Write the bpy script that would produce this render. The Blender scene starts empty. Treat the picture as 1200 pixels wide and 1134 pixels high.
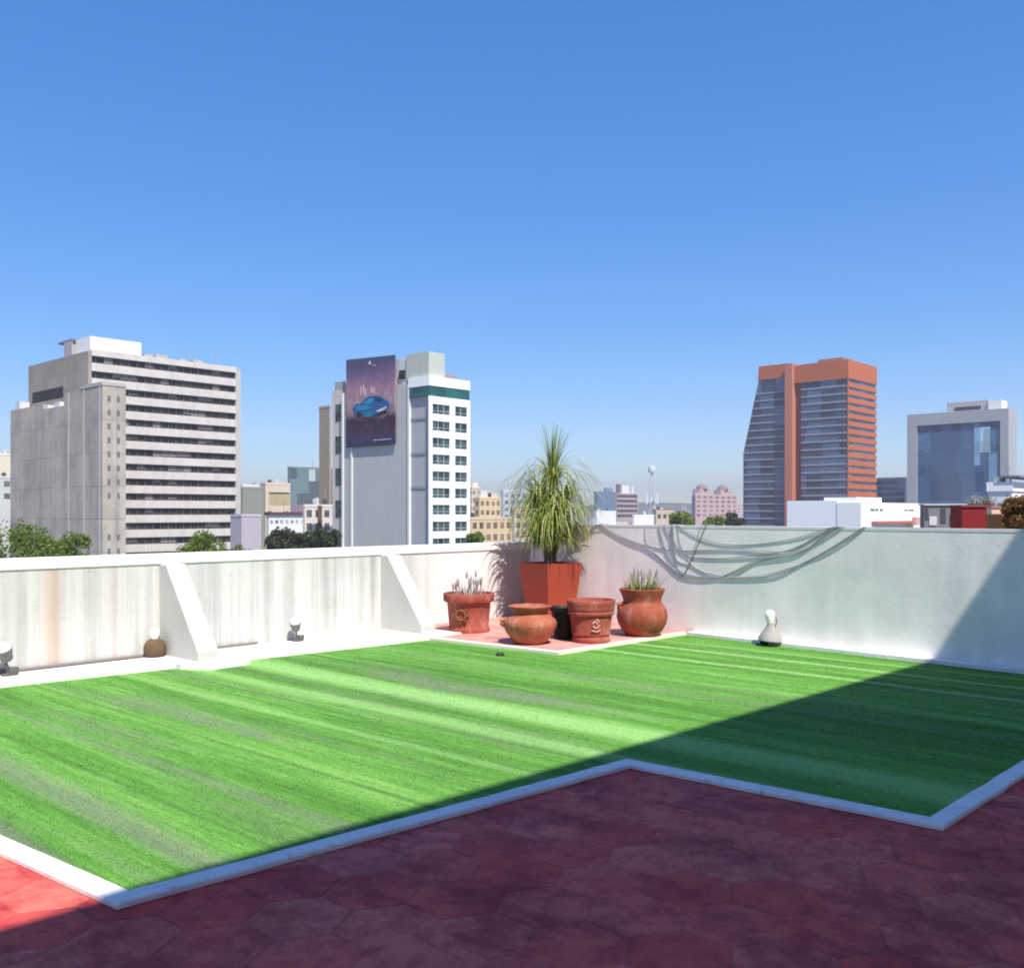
import bpy, math, random
from mathutils import Vector, noise as mnoise
random.seed(7)
sc = bpy.context.scene
C = sc.collection
R = math.radians
F, H, HY = 1132.0, 1.55, 601.0          # focal length in photo pixels, eye height, horizon row
GZ = -22.0                              # street level below the terrace
UV = Vector((.680, .733, 0)).normalized()
VV = Vector((-UV.y, UV.x, 0))
TH = math.atan2(UV.y, UV.x)

def uvw(u, v, z=0): return UV*u + VV*v + Vector((0, 0, z))
def gp(px, py, z=0):
    D = (H-z)*F/(py-HY); return Vector(((px-600)/F*D, D, z))
def zat(py, D): return H-(py-HY)*D/F

# ------------------------------------------------------------------ mesh helpers
class MB:
    def __init__(s): s.v = []; s.f = []
    def add(s, vs, fs):
        n = len(s.v); s.v += [tuple(p) for p in vs]; s.f += [tuple(i+n for i in q) for q in fs]; return s
    def box(s, x0, x1, y0, y1, z0, z1):
        return s.add([(x0,y0,z0),(x1,y0,z0),(x1,y1,z0),(x0,y1,z0),(x0,y0,z1),(x1,y0,z1),(x1,y1,z1),(x0,y1,z1)],
                     [(0,3,2,1),(4,5,6,7),(0,1,5,4),(1,2,6,5),(2,3,7,6),(3,0,4,7)])
    def prism(s, poly, z0, z1):            # polygon in plan, counter-clockwise
        n = len(poly); z0s = z0 if isinstance(z0, list) else [z0]*n; z1s = z1 if isinstance(z1, list) else [z1]*n
        vs = [(p[0],p[1],z) for p,z in zip(poly,z0s)]+[(p[0],p[1],z) for p,z in zip(poly,z1s)]
        return s.add(vs, [tuple(range(n-1,-1,-1)), tuple(range(n,2*n))]+[(i,(i+1)%n,(i+1)%n+n,i+n) for i in range(n)])
    def prism_x(s, poly, x0, x1):          # polygon in the y-z plane, extruded along x
        n = len(poly); vs = [(x0,a,b) for a,b in poly]+[(x1,a,b) for a,b in poly]
        return s.add(vs, [tuple(range(n)), tuple(range(2*n-1,n-1,-1))]+[(i,i+n,(i+1)%n+n,(i+1)%n) for i in range(n)])
    def lathe(s, prof, seg=40, c=(0,0,0)):
        vs=[]; fs=[]
        for r,z in prof:
            for k in range(seg):
                a=2*math.pi*k/seg; vs.append((c[0]+r*math.cos(a), c[1]+r*math.sin(a), c[2]+z))
        for i in range(len(prof)-1):
            for k in range(seg):
                k2=(k+1)%seg; fs.append((i*seg+k,i*seg+k2,(i+1)*seg+k2,(i+1)*seg+k))
        fs.append(tuple(range(seg-1,-1,-1))); m=(len(prof)-1)*seg; fs.append(tuple(m+k for k in range(seg)))
        return s.add(vs,fs)
    def tube(s, pts, r, seg=8):
        pts=[Vector(p) for p in pts]; vs=[]; fs=[]; n=len(pts)
        rs = r if isinstance(r,list) else [r]*n
        for i,p in enumerate(pts):
            d=(pts[min(i+1,n-1)]-pts[max(i-1,0)]).normalized()
            a=d.cross(Vector((0,0,1)))
            if a.length<.05: a=d.cross(Vector((1,0,0)))
            a.normalize(); b=d.cross(a)
            for k in range(seg):
                t=2*math.pi*k/seg; vs.append(p+(a*math.cos(t)+b*math.sin(t))*rs[i])
        for i in range(n-1):
            for k in range(seg):
                k2=(k+1)%seg; fs.append((i*seg+k,i*seg+k2,(i+1)*seg+k2,(i+1)*seg+k))
        fs.append(tuple(range(seg-1,-1,-1))); fs.append(tuple((n-1)*seg+k for k in range(seg)))
        return s.add(vs,fs)
    def ribbon(s, pts, w):                 # leaf blade
        n=len(pts); vs=[]; fs=[]
        for i,p in enumerate(pts):
            p=Vector(p); d=(Vector(pts[min(i+1,n-1)])-Vector(pts[max(i-1,0)]))
            a=d.cross(Vector((0,0,1)))
            if a.length<1e-4: a=Vector((1,0,0))
            a.normalize(); ww=w*(1-.85*(i/(n-1))**1.5)*.5
            vs+= [p-a*ww, p+a*ww]
        for i in range(n-1): fs.append((2*i,2*i+1,2*i+3,2*i+2))
        return s.add(vs,fs)
    def build(s, name, mat, parent=None, smooth=False, bevel=0):
        me=bpy.data.meshes.new(name); me.from_pydata(s.v,[],s.f); me.update()
        if smooth:
            for p in me.polygons: p.use_smooth=True
        if mat: me.materials.append(mat)
        o=bpy.data.objects.new(name,me); C.objects.link(o)
        if parent: o.parent=parent
        if smooth:
            try: me.set_sharp_from_angle(angle=R(42))
            except Exception: pass
        if bevel:
            b=o.modifiers.new('bevel','BEVEL'); b.width=bevel; b.segments=2; b.limit_method='ANGLE'; b.angle_limit=R(40)
        return o
def tag(o, label, cat, group=None, kind=None):
    o['label']=label; o['category']=cat
    if group: o['group']=group
    if kind: o['kind']=kind
    return o
def struct(o, kind='structure'): o['kind']=kind; return o
def empty(name, loc, rz=0):
    o=bpy.data.objects.new(name,None); o.location=loc; o.rotation_euler=(0,0,rz); o.empty_display_size=.2; C.objects.link(o); return o

# ------------------------------------------------------------------ material helpers
class NT:
    def __init__(s, name):
        s.m=bpy.data.materials.new(name); s.m.use_nodes=True; s.t=s.m.node_tree; s.n=s.t.nodes; s.l=s.t.links
        s.b=s.n['Principled BSDF']
    def new(s, typ, **kw):
        n=s.n.new(typ)
        for k,v in kw.items(): setattr(n,k,v)
        return n
    def put(s, sock, v):
        if isinstance(v, bpy.types.NodeSocket): s.l.new(v, sock)
        elif v is not None: sock.default_value=v
    def math(s, op, a, b=None, c=None, clamp=False):
        n=s.new('ShaderNodeMath', operation=op, use_clamp=clamp); s.put(n.inputs[0],a)
        if b is not None: s.put(n.inputs[1],b)
        if c is not None: s.put(n.inputs[2],c)
        return n.outputs[0]
    def vm(s, op, a, b=None, out=0):
        n=s.new('ShaderNodeVectorMath', operation=op); s.put(n.inputs[0],a)
        if b is not None: s.put(n.inputs[1],b)
        return n.outputs['Value'] if out else n.outputs[0]
    def mix(s, f, a, b, mode='MIX'):
        n=s.new('ShaderNodeMix', data_type='RGBA', blend_type=mode); s.put(n.inputs[0],f); s.put(n.inputs[6],a); s.put(n.inputs[7],b); return n.outputs[2]
    def noise(s, vec, scale, detail=4, rough=.55, out='Fac'):
        n=s.new('ShaderNodeTexNoise'); s.put(n.inputs['Vector'],vec); n.inputs['Scale'].default_value=scale
        n.inputs['Detail'].default_value=detail; n.inputs['Roughness'].default_value=rough; return n.outputs[out]
    def ramp(s, f, *stops):
        n=s.new('ShaderNodeValToRGB'); e=n.color_ramp.elements
        while len(e)<len(stops): e.new(.5)
        for el,(p,c) in zip(e,stops): el.position=p; el.color=c if len(c)==4 else (*c,1)
        s.put(n.inputs[0],f); return n.outputs[0]
    def coords(s, kind='Object'): return s.new('ShaderNodeTexCoord').outputs[kind]
    def scale(s, vec, sc_, rot=(0,0,0), loc=(0,0,0)):
        n=s.new('ShaderNodeMapping'); s.put(n.inputs[0],vec); n.inputs['Scale'].default_value=sc_; n.inputs['Rotation'].default_value=rot; n.inputs['Location'].default_value=loc; return n.outputs[0]
    def bump(s, h, dist=.01, strength=.5):
        n=s.new('ShaderNodeBump'); n.inputs['Distance'].default_value=dist; n.inputs['Strength'].default_value=strength
        s.put(n.inputs['Height'],h); s.l.new(n.outputs[0], s.b.inputs['Normal'])
    def done(s, col, rough=.8, spec=.3, metal=0):
        s.put(s.b.inputs['Base Color'], col if isinstance(col,bpy.types.NodeSocket) else (*col,1) if len(col)==3 else col)
        s.put(s.b.inputs['Roughness'], rough); s.b.inputs['Specular IOR Level'].default_value=spec; s.b.inputs['Metallic'].default_value=metal
        return s.m
_mc={}
def pm(name, col, rough=.8, var=.18, scale=.5, spec=.25, bump=0, metal=0):
    """plain material with soft mottling and weathering"""
    if name in _mc: return _mc[name]
    t=NT(name); o=t.coords()
    n1=t.noise(o,scale,5); n2=t.noise(t.scale(o,(1,1,.12)),scale*6,4)
    c=t.mix(n1,(*[x*(1-var) for x in col],1),(*[min(1,x*(1+var)) for x in col],1))
    c=t.mix(t.math('MULTIPLY',n2,.35),c,(*[x*(1-var*1.6) for x in col],1))
    if bump: t.bump(t.noise(o,scale*20,6),bump,.5)
    _mc[name]=t.done(c,rough,spec,metal); return _mc[name]
def glass(name, col, rough=.12, spec=.6, var=.35, scale=.25, metal=0):
    if name in _mc: return _mc[name]
    t=NT(name); o=t.coords()
    n=t.new('ShaderNodeTexVoronoi'); n.feature='F1'; n.distance='CHEBYCHEV'; t.put(n.inputs['Vector'],o); n.inputs['Scale'].default_value=scale; n.inputs['Randomness'].default_value=.35
    v=t.new('ShaderNodeSeparateColor'); t.l.new(n.outputs['Color'],v.inputs[0])
    c=t.mix(v.outputs[0],(*[x*(1-var) for x in col],1),(*[min(1,x*(1+var*1.5)) for x in col],1))
    _mc[name]=t.done(c,rough,spec,metal); return _mc[name]
def leafmat(name, c1, c2, c3):
    t=NT(name); g=t.new('ShaderNodeNewGeometry'); r=g.outputs['Random Per Island']
    c=t.ramp(r,(0,c1),(.5,c2),(1,c3)); t.done(c,.55,.3)
    tr=t.new('ShaderNodeBsdfTranslucent'); t.l.new(c,tr.inputs[0]); mx=t.new('ShaderNodeMixShader'); mx.inputs[0].default_value=.3
    t.l.new(t.b.outputs[0],mx.inputs[1]); t.l.new(tr.outputs[0],mx.inputs[2]); t.l.new(mx.outputs[0],t.n['Material Output'].inputs[0])
    return t.m

# ------------------------------------------------------------------ terrace materials
def m_turf():
    t=NT('artificial_turf'); p=t.coords()                        # object space: x along u, y along v
    big=t.noise(t.scale(p,(1.0,.07,1)),1.5,4,.6)
    mid=t.noise(t.scale(p,(1,.06,1),loc=(3,0,0)),4.5,4,.6)
    fine=t.noise(t.scale(p,(1,.05,1)),30,4,.7)
    speck=t.noise(t.scale(p,(1,.5,1)),60,3,.7)
    patch=t.noise(t.scale(p,(1,.35,1),loc=(7,2,0)),.55,4,.6)
    f=t.math('ADD',t.math('MULTIPLY',big,.55),t.math('MULTIPLY',mid,.45))
    f=t.math('ADD',f,t.math('MULTIPLY',t.math('SUBTRACT',fine,.5),.48))
    f=t.math('ADD',f,t.math('MULTIPLY',t.math('SUBTRACT',speck,.5),.22))
    c=t.ramp(f,(.30,(.052,.145,.024)),(.42,(.082,.225,.034)),(.53,(.120,.310,.050)),(.65,(.20,.41,.090)))
    # worn grey-green lanes
    wf=t.math('MULTIPLY',t.ramp(t.noise(t.scale(p,(1,.1,1),loc=(1.3,5,0)),1.9,4,.65),(.50,(0,0,0)),(.62,(1,1,1))),
              t.ramp(patch,(.42,(0,0,0)),(.6,(1,1,1))))
    c=t.mix(t.math('MULTIPLY',wf,.75),c,(.17,.215,.125,1))
    # two pale lanes where the strips of turf meet
    sx=t.new('ShaderNodeSeparateXYZ'); t.l.new(p,sx.inputs[0])
    for (u0,w,a) in LANES:
        d=t.math('ABSOLUTE',t.math('SUBTRACT',t.math('ADD',sx.outputs[0],t.math('MULTIPLY',t.math('SUBTRACT',patch,.5),.25)),u0))
        m=t.ramp(t.math('DIVIDE',d,w),(.35,(1,1,1)),(1,(0,0,0)))
        c=t.mix(t.math('MULTIPLY',m,a),c,(.31,.56,.18,1))
    for (u0,w,a) in ((6.15,.05,.5),(4.55,.03,.5),(7.9,.04,.4),(3.4,.04,.4),(2.5,.03,.4)):
        d=t.math('ABSOLUTE',t.math('SUBTRACT',sx.outputs[0],u0))
        m=t.ramp(t.math('DIVIDE',d,w),(.3,(1,1,1)),(1,(0,0,0)))
        c=t.mix(t.math('MULTIPLY',t.math('MULTIPLY',m,a),t.ramp(mid,(.4,(0,0,0)),(.6,(1,1,1)))),c,(.045,.10,.03,1))
    for (u0,w,a) in ((2.22,.16,.75),(1.70,.13,.85),(2.85,.08,.45),(7.0,.12,.35)):
        d=t.math('ABSOLUTE',t.math('SUBTRACT',t.math('ADD',sx.outputs[0],t.math('MULTIPLY',t.math('SUBTRACT',big,.5),.5)),u0))
        m=t.ramp(t.math('DIVIDE',d,w),(.2,(1,1,1)),(1,(0,0,0)))
        c=t.mix(t.math('MULTIPLY',t.math('MULTIPLY',m,a),t.ramp(speck,(.3,(.4,.4,.4)),(.6,(1,1,1)))),c,(.19,.20,.15,1))
    t.bump(t.math('ADD',speck,fine),.02,.7)
    return t.done(c,.85,.15)
LANES=((5.45,.26,.68),(4.85,.14,.45),(4.2,.06,.35),(8.6,.09,.6),(9.25,.07,.7),(9.7,.05,.5))
def m_tile(name, base, alt, dark, size, joint=.5):
    """hexagonal clay pavers: each with its own tone, stains over them, thin sunk joints"""
    t=NT(name); p=t.coords()
    sx=t.new('ShaderNodeSeparateXYZ'); t.l.new(p,sx.inputs[0])
    cb=t.new('ShaderNodeCombineXYZ'); t.l.new(sx.outputs[0],cb.inputs[0]); t.l.new(sx.outputs[1],cb.inputs[1])
    q=t.vm('ADD',t.vm('MULTIPLY',cb.outputs[0],(1/size,1/size,0)),(100,100*1.7320508,0))
    r=(1,1.7320508,1); h=(.5,.8660254,0)
    a=t.vm('SUBTRACT',t.vm('MODULO',q,r),h); b=t.vm('SUBTRACT',t.vm('MODULO',t.vm('SUBTRACT',q,h),r),h)
    lt=t.math('LESS_THAN',t.vm('DOT_PRODUCT',a,a,1),t.vm('DOT_PRODUCT',b,b,1))
    mx=t.new('ShaderNodeMix',data_type='VECTOR'); t.put(mx.inputs[0],lt); t.put(mx.inputs[4],b); t.put(mx.inputs[5],a); g=mx.outputs[1]
    ag=t.vm('ABSOLUTE',g); s2=t.new('ShaderNodeSeparateXYZ'); t.l.new(ag,s2.inputs[0])
    hd=t.math('MAXIMUM',t.vm('DOT_PRODUCT',ag,(.5,.8660254,0),1),s2.outputs[0])
    cid=t.vm('SUBTRACT',q,g); wn=t.new('ShaderNodeTexWhiteNoise'); t.l.new(t.vm('SNAP',cid,(.25,.25,.25)),wn.inputs[0])
    n1=t.noise(p,1.6,5,.65); n2=t.noise(p,9,5,.7); n3=t.noise(p,55,3,.7)
    c=t.mix(t.ramp(t.math('ADD',t.math('MULTIPLY',wn.outputs[0],.45),t.math('MULTIPLY',n1,.6)),(.3,(0,0,0)),(.75,(1,1,1))),base,alt)
    c=t.mix(t.ramp(n2,(.45,(0,0,0)),(.72,(.8,.8,.8))),c,dark)
    n4=t.noise(t.scale(p,(1,.6,1),loc=(4,9,0)),2.6,5,.7)
    c=t.mix(t.ramp(n4,(.46,(0,0,0)),(.64,(.8,.8,.8))),c,(dark[0]*.70,dark[1]*.65,dark[2]*.75,1))
    c=t.mix(t.math('MULTIPLY',t.ramp(wn.outputs[0],(.86,(0,0,0)),(.9,(1,1,1))),.12),c,(.34,.10,.08,1))
    c=t.mix(t.math('MULTIPLY',t.math('SUBTRACT',n3,.35),.5,clamp=True),c,dark)
    brk=t.ramp(t.noise(p,3.3,3,.6),(.40,(.15,.15,.15)),(.62,(1,1,1)))
    jt=t.math('MULTIPLY',t.ramp(hd,(.470,(0,0,0)),(.488,(1,1,1))),brk)
    c=t.mix(t.math('MULTIPLY',jt,joint),c,(.035,.02,.02,1))
    t.bump(t.math('ADD',t.math('MULTIPLY',n2,.4),t.math('MULTIPLY',jt,-1.0)),.008,.7)
    return t.done(c,t.math('ADD',t.math('MULTIPLY',n2,.3),.50),.16)
def m_wall(name, base, streak, along_scale, amt, stain=None, cloud=.3, cloud_col=None):
    """painted concrete with vertical runs of dirt; object x runs along the wall"""
    t=NT(name); p=t.coords()
    a=t.noise(t.scale(p,(along_scale,1,.10)),1.0,5,.7); a2=t.noise(t.scale(p,(along_scale*4,1,.15)),1.0,3,.7)
    b=t.noise(p,1.8,5,.6); d=t.noise(p,14,4,.7); g=t.noise(t.scale(p,(.5,.5,.5)),1.2,3)
    f=t.math('MULTIPLY',t.ramp(t.math('ADD',t.math('MULTIPLY',a,.7),t.math('MULTIPLY',a2,.3)),(.44,(0,0,0)),(.66,(1,1,1))),amt)
    f=t.math('MULTIPLY',f,t.ramp(b,(.25,(.25,.25,.25)),(.65,(1,1,1))))
    c=t.mix(f,base,streak)
    cc=cloud_col or streak
    c=t.mix(t.math('MULTIPLY',t.ramp(t.math('ADD',t.math('MULTIPLY',b,.6),t.math('MULTIPLY',g,.4)),(.42,(0,0,0)),(.68,(1,1,1))),cloud),c,cc)
    c=t.mix(t.math('MULTIPLY',t.ramp(d,(.55,(0,0,0)),(.8,(1,1,1))),.35*amt),c,streak)
    if stain:
        sx=t.new('ShaderNodeSeparateXYZ'); t.l.new(p,sx.inputs[0])
        for x0,w,col,am in stain:
            wob=t.math('MULTIPLY',t.math('SUBTRACT',a2,.5),.12)
            m=t.ramp(t.math('DIVIDE',t.math('ABSOLUTE',t.math('SUBTRACT',t.math('ADD',sx.outputs[0],wob),x0)),w),(.2,(1,1,1)),(1,(0,0,0)))
            c=t.mix(t.math('MULTIPLY',m,am),c,(*col,1))
    t.bump(t.math('ADD',t.math('MULTIPLY',d,.5),b),.012,.35)
    return t.done(c,.85,.2)
def m_terracotta(name, c1, c2, c3):
    t=NT(name); p=t.coords(); n=t.noise(p,4,5,.6); n2=t.noise(p,22,4,.7)
    c=t.mix(t.ramp(n,(.35,(0,0,0)),(.65,(1,1,1))),c1,c2); c=t.mix(t.ramp(n2,(.5,(0,0,0)),(.75,(.7,.7,.7))),c,c3)
    n3=t.noise(t.scale(p,(1,1,.5)),7,6,.75); n4=t.noise(p,60,3,.7)
    c=t.mix(t.ramp(n3,(.54,(0,0,0)),(.68,(.42,.42,.42))),c,(.52,.33,.27,1)); c=t.mix(t.ramp(n4,(.60,(0,0,0)),(.72,(.6,.6,.6))),c,tuple(x*.55 for x in c3[:3])+(1,))
    t.bump(t.math('ADD',n2,n4),.005,.5); return t.done(c,t.math('ADD',t.math('MULTIPLY',n2,.3),.6),.2)

# ------------------------------------------------------------------ camera, light, air
cam=bpy.data.cameras.new('camera'); co=bpy.data.objects.new('camera',cam); C.objects.link(co); sc.camera=co
co.location=(0,0,H); co.rotation_euler=(R(90),0,0); cam.sensor_fit='HORIZONTAL'; cam.sensor_width=36
cam.lens=F/1200*36; cam.shift_y=(HY-567)/1200; cam.clip_start=.05; cam.clip_end=20000
EL, DEL = 56.5, 21.5
hs=(-VV*math.cos(R(DEL))-UV*math.sin(R(DEL))).normalized()
sdir=(hs*math.cos(R(EL))+Vector((0,0,math.sin(R(EL))))).normalized()
sl=bpy.data.lights.new('sun','SUN'); sl.energy=4.3; sl.angle=R(.5); sl.color=(1,.95,.86)
so=bpy.data.objects.new('sun',sl); C.objects.link(so); so.rotation_euler=(-sdir).to_track_quat('-Z','Y').to_euler(); so.location=(0,0,60)
w=bpy.data.worlds.new('World'); sc.world=w; w.use_nodes=True; nt=w.node_tree
sky=nt.nodes.new('ShaderNodeTexSky'); sky.sky_type='NISHITA'; sky.sun_disc=False; sky.sun_elevation=R(EL); sky.sun_rotation=math.atan2(hs.x,hs.y)
sky.altitude=1500; sky.air_density=1.0; sky.dust_density=.1; sky.ozone_density=4.5
hsv=nt.nodes.new('ShaderNodeHueSaturation'); hsv.inputs['Saturation'].default_value=1.68; hsv.inputs['Value'].default_value=1.33; hsv.inputs['Hue'].default_value=.512; gam=nt.nodes.new('ShaderNodeGamma'); gam.inputs[1].default_value=.60; nt.links.new(sky.outputs[0],gam.inputs[0]); nt.links.new(gam.outputs[0],hsv.inputs['Color']); nt.links.new(hsv.outputs[0],nt.nodes['Background'].inputs[0]); nt.nodes['Background'].inputs[1].default_value=.15
sc.view_settings.view_transform='Standard'; sc.view_settings.look='None'; sc.view_settings.exposure=.84; sc.view_settings.gamma=1
sc.render.engine='CYCLES'; sc.cycles.use_denoising=True; sc.cycles.max_bounces=8; sc.cycles.volume_bounces=0
sc.cycles.volume_max_steps=64; sc.cycles.filter_width=1.9

# ------------------------------------------------------------------ terrace: floor, turf, kerbs
def local(o, org, rot): o.location=org; o.rotation_euler=(0,0,rot); return o
def to_uv(p): return (p.dot(UV), p.dot(VV))
tile=m_tile('hex_clay_tiles',(.68,.080,.064,1),(.78,.18,.13,1),(.38,.034,.042,1),.36,.28)
# left wall foot and right wall foot, at kerb-top height
ZK=.06
L0=gp(20,787,ZK); L1=gp(445,738,ZK); ld=(L1-L0).normalized()
R0=gp(1200,781.5,ZK); R1=gp(800,737.5,ZK); rd=(R1-R0).normalized()
def cross2(a,b): return a.x*b.y-a.y*b.x
tt=cross2(R0-L0,rd)/cross2(ld,rd); K=L0+ld*tt; K.z=0            # the corner
L0.z=L1.z=R0.z=R1.z=0
ln=Vector((ld.y,-ld.x,0)); rn=Vector((-rd.y,rd.x,0))              # normals towards the terrace
if rn.dot(-K)<0: rn=-rn
if ln.dot(-K)<0: ln=-ln
fl=MB(); A_=K-ld*24; B_=K-rd*26
p4=[to_uv(x) for x in (A_-ln*.3, A_+ln*20, B_+rn*.0-rn*.3-Vector((0,0,0)), K-ln*.3-rn*.3)]
fl.prism([to_uv(A_-ln*.25), to_uv(A_+ln*22), to_uv(K+ln*22-rn*.25), to_uv(K-ln*.25-rn*.25)], GZ, 0)
fo=fl.build('terrace_floor',tile); fo.rotation_euler=(0,0,TH); struct(fo)

def wallpix(px,py,org,nrm,off=0):
    """point on a vertical plane through org with normal nrm, seen at that pixel"""
    d=Vector(((px-600)/F,1,(HY-py)/F)); o=org+nrm*off; cc=Vector((0,0,H))
    t=(o-cc).dot(nrm)/d.dot(nrm); return cc+d*t
turf_px=[(-260,855),(150,1056),(735,893.5),(1108,963.5),(1420,729+95)]
zt=.022
TA=gp(0,979.5,zt); TB=gp(151,1045,zt); TC=gp(735,890,zt); TE=gp(1090,958.5,zt); TF=gp(1198,892.5,zt)
dBA=(TA-TB).normalized(); dEF=(TF-TE).normalized()
kl0=gp(0,801,zt); kl1=gp(450,749,zt); kld=(kl1-kl0).normalized()     # turf edge along the left wall
kr0=gp(1200,790,zt); kr1=gp(806,744.0,zt); krd=(kr1-kr0).normalized()
PC=gp(655,767.5,zt); PL=gp(503,750,zt); PR=gp(804,743.8,zt)           # patio edge
def isect(p,d,q,e):
    t=cross2(q-p,e)/cross2(d,e); r=p+d*t; r.z=0; return r
TL=isect(TB,dBA,kl0,kld)
far_r=isect(TE,dEF,kr0,krd)
turf_poly=[TB,TC,TE,far_r,PR,PC,PL,TL]
def prism_w(pts,z0,z1): return MB().prism([(p.x,p.y) for p in pts],z0,z1)
tm=m_turf()
tu=MB().prism([to_uv(p) for p in turf_poly],.004,zt).build('turf',tm); tu.rotation_euler=(0,0,TH); struct(tu)
def inside(pt,poly):
    c=False; n=len(poly)
    for i in range(n):
        a,b=poly[i],poly[i-1]
        if (a[1]>pt[1])!=(b[1]>pt[1]) and pt[0]<(b[0]-a[0])*(pt[1]-a[1])/(b[1]-a[1])+a[0]: c=not c
    return c
tp=[to_uv(p) for p in turf_poly]; rb=random.Random(11); bv=[]; bf=[]
umin,umax=min(p[0] for p in tp),max(p[0] for p in tp); vmin,vmax=min(p[1] for p in tp),max(p[1] for p in tp)
tries=0
while len(bf)<150000 and tries<2600000:
    tries+=1; u=rb.uniform(umin,umax); v=rb.uniform(vmin,vmax); w_=UV*u+VV*v
    if w_.y<1 or abs(w_.x)>.60*w_.y+.4: continue
    if rb.random()>min(1,(4.6/w_.y)**2.2): continue
    if not inside((u,v),tp): continue
    a=rb.uniform(0,6.283); h=rb.uniform(.003,.010); l=rb.uniform(.008,.020); ww=rb.uniform(.0012,.0026)*max(1,w_.y/5)
    dx,dy=math.cos(a),math.sin(a); i=len(bv)
    bv+=[(u-dy*ww,v+dx*ww,zt-.002),(u+dy*ww,v-dx*ww,zt-.002),(u+dx*l,v+dy*l,zt+h)]; bf.append((i,i+1,i+2))
tpo=MB().add(bv,bf).build('turf_pile',tm); tpo.rotation_euler=(0,0,TH); struct(tpo,'stuff')
def m_kerb():
    t=NT('white_kerb_paint'); p=t.coords(); n1=t.noise(p,3.0,5,.65); n2=t.noise(p,18,5,.75); n3=t.noise(p,70,3,.7)
    c=t.mix(t.ramp(n1,(.42,(0,0,0)),(.72,(.6,.6,.6))),(.82,.805,.77,1),(.60,.585,.55,1))
    c=t.mix(t.ramp(n2,(.56,(0,0,0)),(.70,(.75,.75,.75))),c,(.40,.37,.33,1))
    c=t.mix(t.ramp(n3,(.66,(0,0,0)),(.74,(.8,.8,.8))),c,(.24,.20,.17,1))
    t.bump(t.math('ADD',n2,n3),.006,.6); return t.done(c,.8,.2)
kerb_m=m_kerb()
def offset_line(pts, w):
    """ribbon on the outer (right-hand) side of an open polyline"""
    out=[]; n=len(pts)
    for i,p in enumerate(pts):
        d1=(pts[i]-pts[i-1]).normalized() if i>0 else None; d2=(pts[i+1]-pts[i]).normalized() if i<n-1 else None
        if d1 is None: d1=d2
        if d2 is None: d2=d1
        n1=Vector((d1.y,-d1.x,0)); n2=Vector((d2.y,-d2.x,0)); m=(n1+n2).normalized(); out.append(p+m*(w/max(.3,m.dot(n1))))
    return out
line=[TL,TB,TC,TE,far_r]
oth=offset_line(line,.098)
kb=MB(); ins_=[]; out_=[]
for i in range(4):
    n_=max(2,int((line[i+1]-line[i]).length/.11))
    for k in range(n_+(1 if i==3 else 0)):
        f=k/n_; p=line[i].lerp(line[i+1],f); q=oth[i].lerp(oth[i+1],f)
        d=(q-p).normalized(); j=mnoise.noise(Vector((i*9+f*n_*.35,3,1)))*.009+mnoise.noise(Vector((i*9+f*n_*1.3,7,1)))*.005
        z=.030+mnoise.noise(Vector((i*9+f*n_*.5,1,4)))*.003
        ins_.append((p+d*j*.6,z)); out_.append((q+d*j*1.1,z-.003))
kv=[]; kf=[]
for (p,z),(q,z2) in zip(ins_,out_): kv+=[(p.x,p.y,.003),(p.x,p.y,z),(q.x-(q.x-p.x)*.06,q.y-(q.y-p.y)*.06,z2+.001),(q.x,q.y,z2-.007),(q.x,q.y,.003)]
for i in range(len(ins_)-1):
    for k in range(4): kf.append((i*5+k,i*5+k+1,i*5+k+6,i*5+k+5)[::-1])
kb.add(kv,kf)
ko=kb.build('turf_kerb',kerb_m); struct(ko)
# kerb strip at the foot of both walls
kk=MB()
kk.prism([(p.x,p.y) for p in (TL-kld*3, PL, isect(PL,ln,L0,ld), isect(TL-kld*3,ln,L0,ld))],.003,ZK)
kk.prism([(p.x,p.y) for p in (kr0-krd*3.5, isect(kr0-krd*3.5,rn,R0,rd), isect(PR,rn,R0,rd), PR)],.003,ZK)
kw=kk.build('wall_kerb',kerb_m); struct(kw)
# tiled patio in the corner with a pale edge
zp=.055
ptile=m_tile('patio_tiles',(.60,.27,.23,1),(.68,.36,.31,1),(.46,.19,.16,1),.22,.35)
PLw=isect(PL,ln,L0,ld); PRw=isect(PR,rn,R0,rd)
ins=.10
PCi=PC+(K-PC).normalized()*.14; PLi=PL+ld*.10; PRi=PR+rd*.10
pa=MB().prism([to_uv(p) for p in (PCi,PR+(PCi-PC),PRw+rd*.06,K,PLw+ld*.02,PL+(PCi-PC))],.004,zp).build('patio_floor',ptile); pa.rotation_euler=(0,0,TH); struct(pa)
pe=MB().prism([(p.x,p.y) for p in (PL,PC,PCi,PL+(PCi-PC))],.004,zp-.003).prism([(p.x,p.y) for p in (PC,PR,PR+(PCi-PC),PCi)],.004,zp-.003).build('patio_kerb',pm('patio_edge_paint',(.74,.66,.58),.8,.1,3)); struct(pe)

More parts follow.
